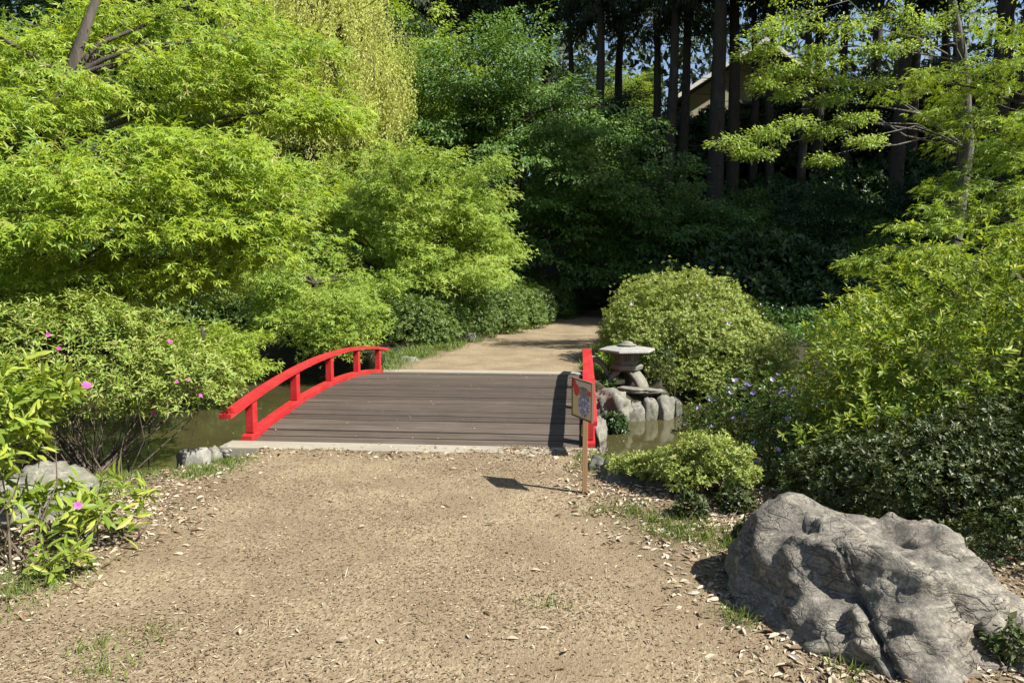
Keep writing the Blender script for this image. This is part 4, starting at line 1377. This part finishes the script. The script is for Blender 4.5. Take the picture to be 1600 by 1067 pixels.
ev = evergreen(91, "dark evergreen tree filling the shade between the cedar trunks")
ev.location = (-11, 25, hz(-11, 25)); ev["label"] = "dark evergreen tree glimpsed through the near maple on the far left"
for x, y, sc, lb in ((-15, 20, 1.1, None), (-19, 24, 1.3, None), (-13, 16.5, .8, None), (-18, 15, 1.0, None), (-24, 19, 1.4, None)):
    copy_tree(ev, (x, y, hz(x, y)), rc.random() * 6, sc, "dark evergreen behind the near maple and the pond on the left")
row = []
for px, Y, sc in ((1020, 37, .7), (960, 37, .9), (1340, 37, .9), (1420, 37, .9), (1500, 36, 1.0), (1580, 34, 1.0), (880, 44, 1.2), (780, 44, 1.3), (690, 45, 1.3)):
    x = at(px, 300, Y)[0]
    row.append(copy_tree(ev, (x, Y, hz(x, Y) - .6), rc.random() * 6, sc))


def low_bush(seed, label, mat, leaf=.10, r=(1.0, .9, .75)):
    return shrub("shrub", label, (0, 0, 0), [((0, 0, .5), r), ((.5, .2, .35), tuple(.7 * k for k in r))], 1500, 6, leaf, "kite_wide", mat, seed, group="low shrubs on the shaded forest floor", zmin=.02, stems=10, up=.45)


lbA = low_bush(301, "low dark shrub on the shaded slope under the cedars", M["evergreen"], .13)
lbB = low_bush(302, "low leafy shrub beside the far path", M["azalea_mid"], .07)
ra = random.Random(12)
first = True
for k in range(46):
    px = ra.uniform(960, 1520); Y = ra.uniform(20.5, 34)
    x = at(px, 400, Y)[0]
    if poly_sdf(np.array([x]), np.array([Y]), PATH_FAR)[0] < .7: continue
    sc = ra.uniform(.8, 1.7)
    loc = (x, Y, hz(x, Y) - .1)
    if first:
        lbA.location = loc; first = False; lbA.rotation_euler = (0, 0, 1)
    else:
        copy_tree(lbA, loc, ra.random() * 6, (sc, sc, sc * ra.uniform(.8, 1.3)))
for px, Y, sc in ((1262, 28.5, 1.7), (1300, 29.5, 1.9), (1340, 28.0, 1.8), (1380, 29, 1.9), (1425, 28, 1.8), (1465, 27.5, 1.6), (1320, 32, 2.0), (1400, 33, 2.0), (1230, 31, 1.9), (1190, 29, 1.7), (1450, 32, 2.0)):
    x = at(px, 400, Y)[0]
    copy_tree(lbA, (x, Y, hz(x, Y) - .1), ra.random() * 6, (sc, sc, sc * 1.2))
for px, Y, sc, lb in ((1325, 23.5, .52, "small shaded maple on the slope right of the hanging branches"), (1190, 25.5, .5, "small dark maple in the shade straight behind the round azalea"), (1110, 27.0, .75, "shaded maple below the house gable")):
    x = at(px, 400, Y)[0]
    copy_tree(T8, (x, Y, hz(x, Y) - .2), ra.random() * 6, sc, lb, "understory maples")
for px, Y, sc in ((1095, 28.5, .62), (1160, 27.5, .6), (1225, 27, .66), (1290, 28, .7), (1350, 27, .62), (1420, 27.5, .7), (1490, 26.5, .8), (1540, 24, .7), (1000, 30, .7)):
    x = at(px, 400, Y)[0]
    row.append(copy_tree(ev, (x, Y, hz(x, Y) - .5), ra.random() * 6, sc))
by_place(row, "dark evergreen crown between the cedar trunks, {} from the left")
xg = at(985, 160, 44)
copy_tree(T2, (xg[0], 44, hz(xg[0], 44) - .3), 1.2, 1.0, "sunlit yellow green tree in a gap between the cedar trunks left of the house")
first = True
row = []
for px, Y, sc in ((655, 14.6, .85), (690, 15.6, .9), (735, 17, .95), (775, 18.6, 1.0), (805, 20, 1.0), (835, 21.5, 1.0), (862, 23.5, 1.0), (885, 26, 1.0), (905, 29, 1.1), (720, 19, 1.2), (770, 22, 1.3), (820, 25, 1.4), (930, 31, 1.3), (960, 30.5, 1.3), (985, 29, 1.1), (1000, 26, 1.0), (620, 15.4, 1.0), (575, 15.6, 1.0), (530, 16, 1.1)):
    x = at(px, 470, Y)[0] - .2
    loc = (x, Y, hz(x, Y) - .1)
    if first:
        lbB.location = loc; lbB.scale = (sc,) * 3; lbB["group"] = "low shrubs along the far path"; first = False; row.append(lbB)
    else:
        row.append(copy_tree(lbB, loc, ra.random() * 6, sc, None, "low shrubs along the far path"))
by_place(row, "low leafy shrub left of the far path, {} from the left in its row")

for px, Y, sc in ((1062, 37.5, 2.3), (1105, 38, 2.5), (1150, 38.5, 2.4), (1200, 38.3, 2.6), (1245, 38, 2.5), (1290, 38, 2.5)):
    x = at(px, 300, Y)[0]
    copy_tree(lbA, (x, Y, hz(x, Y)), ra.random() * 6, (sc, sc, sc * 1.05), "dark shrub in the hedge below the cream house wall", "dark hedge shrubs below the house")
bx = []
for px, Y, sc in ((195, 15.9, 1.5), (235, 15.6, 1.3), (275, 16.0, 1.6), (315, 15.7, 1.3), (355, 16.2, 1.4), (150, 16, 1.6), (100, 15.8, 1.6), (50, 16, 1.7), (400, 16.6, 1.4), (455, 16.5, 1.2)):
    x = at(px, 470, Y)[0]
    bx.append(copy_tree(lbB, (x, Y, hz(x, Y) - .1), ra.random() * 6, (sc, sc, sc * 1.15), None, "bushes on the far left pond bank"))
by_place(bx, "green bush on the far pond bank behind the low maple, {} from the left")
for x, y, sc in ((-10, 30, 1.7), (-15, 29, 1.9), (-20, 30, 2.0), (-12.5, 35, 2.0), (-26, 27, 2.0), (-18, 36, 2.2)):
    copy_tree(ev, (x, y, hz(x, y) - .3), ra.random() * 6, sc, "tall dark evergreen behind the pale weeping tree", "dark evergreens under the cedars")

# far wood that reads as one mass behind everything
rw = np.random.default_rng(404)
n = 42000
ang_ = rw.uniform(-.95, .95, n); dist = rw.uniform(58, 84, n)
x = np.sin(ang_ - .09) * dist * 1.15; y = np.cos(ang_) * dist
z = height(x, y, False) + 26 * rw.random(n) ** 1.15 * (.7 + .3 * vnoise(np.stack([x * .12, y * .12, 0 * x], 1), 6))
loc = np.stack([x, y, z], 1)
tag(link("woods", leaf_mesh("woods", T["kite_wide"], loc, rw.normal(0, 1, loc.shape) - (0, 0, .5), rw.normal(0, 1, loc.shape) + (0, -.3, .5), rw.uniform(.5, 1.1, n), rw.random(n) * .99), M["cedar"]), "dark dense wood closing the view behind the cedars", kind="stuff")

# ------------------------------------------------------------------ shrubs round the pond
shrub("azalea_bush", "large azalea with a few pink flowers at the left pond edge", (-3.75, 5.35, -.05), [((-4.15, 5.6, .78), (1.0, .8, .60)), ((-3.3, 5.75, .66), (.50, .5, .36)), ((-5.0, 5.5, .75), (1.0, .8, .68))],
      6000, 7, .055, "narrow4", M["azalea"], 501, singles=300, stems=110, stem_r=.006, zmin=.15, fl_mat=M["pink"], fl_size=.024, fl_pos=((88, 540), (64, 532), (51, 610), (278, 612), (288, 610), (313, 616), (269, 537), (190, 618), (236, 642)), low=-.6)
shrub("round_azalea", "big round clipped azalea behind the stone lantern", (1.9, 13.0, -.1), [((1.82, 13.0, .58), (1.40, 1.3, .92)), ((2.2, 12.4, .2), (1.25, .95, .75)), ((1.2, 12.6, .4), (.8, .9, .7)), ((1.75, 11.75, -.12), (.72, .5, .36)), ((2.6, 12.0, -.05), (.9, .65, .5))],
      19000, 6, .046, "kite_wide", M["azalea_pale"], 502, stems=60, fl_mat=M["violet"], fl_size=.035, fl_pos=((988, 474), (1088, 465), (1128, 485), (1135, 510), (1140, 520)), low=-.7, lump=.17, shell=.35, stray=.08)
shrub("rhododendron_bush", "big rhododendron with bright leaf tips behind the craggy boulder", (3.1, 5.6, 0), [((3.45, 5.7, .80), (1.5, 1.2, 1.12)), ((2.35, 5.6, .78), (.72, .75, .60)), ((2.5, 5.1, .25), (.95, .55, .55)), ((3.9, 4.9, .6), (1.1, .9, .85))],
      7400, 8, .064, "oval4", M["rhodo"], 503, singles=300, stems=70, stem_r=.013, up=.6, low=-.75, lump=.28, shell=.55, stray=.1, opening=(35, 80))
shrub("small_azalea", "small yellow green azalea at the pond edge beside the boulder", (.83, 5.05, 0), [((.88, 5.1, .30), (.19, .2, .14)), ((.68, 5.15, .20), (.19, .2, .11)), ((1.04, 5.0, .22), (.15, .19, .14)), ((.78, 5.0, .16), (.19, .16, .11)), ((.50, 5.3, .14), (.16, .18, .10)), ((.34, 5.45, .08), (.13, .14, .08))],
      3000, 6, .026, "kite_wide", M["azalea_pale"], 504, stems=90, stem_r=.004, low=-.6, lump=.34, shell=.6, zmin=.07, up=.65)
shrub("violet_azalea", "loose dark azalea with violet flowers over the right pond", (2.0, 6.6, -.3), [((1.80, 6.9, .14), (.70, .55, .46)), ((1.35, 7.1, .02), (.38, .4, .34)), ((2.5, 6.3, .05), (.75, .55, .48)), ((1.75, 6.0, -.08), (.5, .45, .32))],
      4600, 6, .042, "kite_wide", M["azalea_mid"], 505, stems=70, stem_r=.006, flowers=110, fl_mat=M["violet"], fl_size=.03, low=-.7, lump=.3, shell=.7,
      fl_pos=((1095, 640), (1140, 615), (1165, 590), (1175, 600), (1205, 600), (1270, 620), (1180, 710), (1105, 610), (1150, 600), (1270, 640)))
shrub("dark_bush", "small leaved bush coloured dark to deepen the shade right of the boulder", (2.9, 4.3, 0), [((2.95, 4.6, .34), (.95, .5, .52)), ((2.75, 3.95, .1), (.8, .35, .32)), ((2.2, 4.65, .24), (.6, .42, .46)), ((1.75, 4.85, .14), (.45, .35, .36))],
      8500, 6, .032, "kite_wide", M["azalea_dark"], 506, stems=30)  # real bush, leaves darkened and mass raised to imitate shade on the lower rhododendron
# big-leaved branches in the left corner
shrub("rhododendron_bush", "near rhododendron branches with long glossy leaves cut by the left edge", (-2.95, 3.5, 0), [((-3.02, 3.5, .84), (.30, .34, .28)), ((-3.4, 3.4, .8), (.5, .4, .5)), ((-2.75, 3.65, .93), (.13, .16, .09)), ((-3.3, 3.45, .45), (.36, .3, .28))],
      480, 7, .098, "narrow", M["rhodo"], 507, singles=300, stems=14, stem_r=.005, up=.6, opening=(40, 95), fl_mat=M["pink"], fl_size=.045, fl_pos=((122, 602),), low=-.9, shell=.5)
shrub("rhododendron_sprig", "low leafy sprig with one pink bud lying over the mossy boulder", (-2.72, 3.85, 0), [((-2.68, 3.9, .22), (.26, .22, .17)), ((-2.9, 3.75, .3), (.25, .2, .15))],
      42, 7, .115, "narrow", M["rhodo"], 508, singles=300, stems=14, stem_r=.006, up=.65, opening=(45, 95), fl_mat=M["pink"], fl_size=.03, fl_pos=((117, 777),), low=-.9, shell=.6)
shrub("rhododendron_sprig", "leafy seedling on the ground in the lower left corner", (-2.62, 3.45, 0), [((-2.62, 3.45, .12), (.22, .2, .12))],
      16, 6, .10, "narrow", M["rhodo"], 509, singles=100, stems=8, stem_r=.005, up=.75, low=-.9, shell=.6)


# broad leaved tree just outside the right edge whose shade falls on the lower bushes
rt = np.random.default_rng(77)
tree("evergreen_tree", "small broad leaved tree that shades the bushes behind the boulder from the right", "tree", (5.6, 4.6, hz(5.6, 4.6)), [((5.6, 4.6, -.2), .09), ((5.5, 4.5, 1.0), .07), ((5.4, 4.4, 2.2), .05), ((5.4, 4.4, 3.2), .02)],
     auto_pads(rt, (5.08, 4.5, 2.1), (1.0, 1.25, 1.65), 46, .5, -.9, (.3, 1.0)), M["evergreen"], M["bark_maple"], "oval4", .09, 10, 26, .22, 77, tilt=.5, flat=.06)


# ------------------------------------------------------------------ grass, weeds, cover
def blades(name, pts, h, rng, mat, label, wd=.10, lean=.5):
    n = len(pts)
    ax = rng.normal(0, lean, (n, 3)); ax[:, 2] = 1
    nr = rng.normal(0, 1, (n, 3)); nr[:, 2] = .3
    sz = h * rng.uniform(.5, 1.3, n)
    me = leaf_mesh(name, t_kite(wd, .02), pts, ax, nr, sz, rng.random(n) * .99)
    return tag(link(name, me, mat), label, kind="stuff")


def ground_pts(rng, n, fx, fy):
    x, y = fx, fy
    return np.stack([x, y, np.maximum(height(x, y), WATER_Z)], 1)


rgs = np.random.default_rng(606)
pts = []
def tuft(x, y, r, n):
    n = int(n * 1.1); a = rgs.random(n) * 6.28; q = r * 1.7 * rgs.random(n)
    xx, yy = x + q * np.cos(a), y + q * np.sin(a)
    pts.append(np.stack([xx, yy, np.maximum(height(xx, yy), WATER_Z) - .005], 1))
for px, py, r, n in ((325, 735, .16, 420), (355, 722, .14, 300), (298, 742, .10, 160), (190, 745, .18, 420), (170, 770, .16, 300), (215, 735, .12, 200), (940, 720, .14, 380), (960, 712, .14, 300), (985, 725, .12, 200), (30, 760, .2, 260), (60, 905, .18, 260), (20, 930, .2, 300),
                     (150, 1010, .08, 60), (240, 990, .08, 50), (1145, 965, .06, 70), (1160, 975, .05, 40), (160, 1050, .1, 70), (850, 950, .08, 30), (985, 800, .12, 160), (1020, 815, .14, 220), (1060, 830, .14, 260), (1100, 840, .15, 260), (1140, 850, .12, 160), (930, 800, .1, 60), (915, 735, .1, 100), (1330, 1050, .08, 60)):
    d = pitched(px, py); t = -CAM_Z / d.z
    tuft(d.x * t, d.y * t, r, n)
blades("grass", np.concatenate(pts), .058, rgs, M["grass"], "short green grass tufts along the near bank and path edges", .10)
pts = []
xl = []
for k in range(90):
    y = rgs.uniform(11.0, 27)
    e = np.interp(y, [11, 12.5, 14.4, 19, 23, 27.5], [-2.85, -2.8, -2.55, -1.8, -.95, .25])
    tuft(e - abs(rgs.normal(0, .32)), y, .22, 130)
for k in range(36):
    y = rgs.uniform(10.9, 20)
    e = np.interp(y, [10.9, 12.5, 15, 19], [.12, .15, .35, .85])
    tuft(e + abs(rgs.normal(0, .18)), y, .14, 80)
blades("grass", np.concatenate(pts), .125, rgs, M["grass"], "longer green weeds along both edges of the far path", .10)
# leafy cover
n = 26000
x = rgs.uniform(2.6, 10.5, n); y = rgs.uniform(15.2, 24, n)
ok = poly_sdf(x, y, POND) > .05
x, y = x[ok], y[ok]
p3 = np.stack([x, y, height(x, y, False)], 1)
hh = (.25 + .3 * smooth(15, 20, y)) * (1 + .5 * vnoise(p3 * 1.3, 5))
p3[:, 2] += hh * rgs.random(len(x)) ** .6
tag(link("ground_cover", leaf_mesh("ground_cover", T["kite_wide"], p3, rgs.normal(0, .8, p3.shape) + (0, -.2, -.1), rgs.normal(0, .45, p3.shape) + (0, 0, 1), rgs.uniform(.06, .14, len(x)), rgs.random(len(x)) * .99), M["cover"]), "lush shaded green cover on the bank beyond the right pond", kind="stuff")
n = 420
x = rgs.uniform(3, 10, n); y = rgs.uniform(16, 25, n)
p3 = np.stack([x, y, height(x, y, False) + .3 + .35 * rgs.random(n)], 1)
tag(link("white_flowers", leaf_mesh("white_flowers", T["kite_wide"], p3, rgs.normal(0, 1, p3.shape), rgs.normal(0, .5, p3.shape) + (0, -.6, 1), rgs.uniform(.05, .08, n), rgs.random(n) * .99), M["white_petal"]), "tiny white flowers dotted over the shaded green cover", kind="stuff")
# ivy and ferns by the right bridge end
def clump(name, label, base, r, n, leaf, mat, seed, tkey="kite_wide", cat="plant", group=None, up=.3):
    return shrub(name, label, base, [((base[0], base[1], base[2] + r[2] * .6), r)], n, 5, leaf, tkey, mat, seed, cat=cat, group=group, stems=8, stem_r=.004, low=-.8, zmin=base[2] - .3, up=up)


iv = at(962, 668, 9.3)
clump("ivy_plant", "dark ivy clump hanging on the rocks beside the red post", (iv[0], iv[1], iv[2] - .08), (.15, .14, .17), 230, .055, M["evergreen"], 611)
for px, py, Y, r, lb in ((935, 600, 10.9, .22, "bright green fern between the red rail and the lantern"), (945, 625, 10.3, .2, "green weeds on the bank below the curved slab"), (925, 578, 11.6, .16, "small weed clump at the far end of the right rail"), (950, 562, 12.2, .25, "leafy clump left of the lantern roof")):
    q = at(px, py, Y)
    clump("fern", lb, (q[0], q[1], q[2] - r * .5), (r, r * .9, r * .7), 170, .085, M["cover"] if Y < 12 else M["maple_mid"], 620 + px, "kite")
for px, py, Y, r, lb in ((1035, 560, 11.3, .22, "dark leafy plant tight against the right side of the lantern"), (1150, 800, 4.75, .12, "broad leaved weed between the small azalea and the boulder"), (1080, 815, 4.6, .10, "low weed in the shade under the small azalea"), (1170, 870, 4.2, .08, "weed at the left foot of the craggy boulder"), (1565, 1035, 2.95, .10, "yellow flowered weed at the right foot of the boulder")):
    q = at(px, py, Y)
    clump("weed", lb, (q[0], q[1], max(q[2] - r * .6, hz(q[0], q[1]))), (r, r, r * .9), 110, .045, M["azalea_dark"] if Y < 10 else M["azalea_dark"], 640 + px)

# ------------------------------------------------------------------ wood chips, litter and fallen leaves
rl = np.random.default_rng(707)
def litter(name, n, tm, lo, hi, mat, label, dens, tilt=.25, area=(-3.6, 2.2, 2.2, 7.2), lift=.004):
    x = rl.uniform(area[0], area[1], n); y = area[2] + (area[3] - area[2]) * rl.random(n) ** 1.35
    ok = (poly_sdf(x, y, POND) > .03) & (rl.random(n) < dens(x, y))
    x, y = x[ok], y[ok]
    k = len(x)
    p = np.stack([x, y, height(x, y) + lift], 1)
    ax = rl.normal(0, 1, (k, 3)); ax[:, 2] *= .12
    nr = rl.normal(0, tilt, (k, 3)); nr[:, 2] = 1
    return tag(link(name, leaf_mesh(name, tm, p, ax, nr, rl.uniform(lo, hi, k), rl.random(k) * .99), mat), label, kind="stuff")


def d_path(x, y):
    return smooth(.35, -.5, poly_sdf(x, y, PATH_NEAR))
patch = lambda x, y, s, sd: .5 + .5 * vnoise(np.stack([x * s, y * s, 0 * x], 1), sd)
litter("wood_chips", 116000, t_kite(.34, .10), .009, .026, M["chip"], "tan wood chips and husks covering the near path", lambda x, y: .12 + 1.0 * patch(x, y, 1.8, 3) ** 1.3, .3)
litter("leaf_litter", 60000, t_oval(.38, .09, .22), .014, .068, M["dry_leaf"], "dry fallen leaves gathered along the sides of the path", lambda x, y: (1 - d_path(x, y)) * (.34 + 1.2 * patch(x, y, 3.4, 8) ** 2) + .0045, .4, (-3.6, 2.4, 2.2, 6.3), .007)
litter("straw", 3600, t_kite(.05, .01), .03, .10, M["dry_leaf"], "thin dry stalks scattered over the wood chips", lambda x, y: .35 + 0 * x, .15, lift=.006)


# bits of leaf floating on the pond
n = 1500
x = rl.uniform(-7, 4.5, n); y = rl.uniform(5.4, 14, n)
ok = (poly_sdf(x, y, POND) < -.12) & (patch(x, y, 1.1, 17) > .5)
x, y = x[ok], y[ok]
p = np.stack([x, y, np.full(len(x), WATER_Z + .004)], 1)
ax = rl.normal(0, 1, p.shape); ax[:, 2] = 0
nr = rl.normal(0, .05, p.shape); nr[:, 2] = 1
tag(link("floating_leaves", leaf_mesh("floating_leaves", t_kite(.45, .0), p, ax, nr, rl.uniform(.015, .05, len(x)), rl.random(len(x)) * .99), M["dry_leaf"]), "small bits of leaf floating on the murky pond", kind="stuff")

# bits blown onto the deck
n = 150
x = rl.uniform(XL + .05, XR - .05, n); y = rl.uniform(Y0, Y1, n)
p = np.stack([x, y, np.array([deck_z(k) for k in y]) + .008], 1)
ax = rl.normal(0, 1, p.shape); ax[:, 2] = 0
nr = rl.normal(0, .15, p.shape); nr[:, 2] = 1
tag(link("deck_litter", leaf_mesh("deck_litter", t_oval4(.4, .06, .15), p, ax, nr, rl.uniform(.010, .032, n), rl.random(n) * .99), M["dry_leaf"]), "scraps of dry leaf lying on the dark bridge planks", kind="stuff")
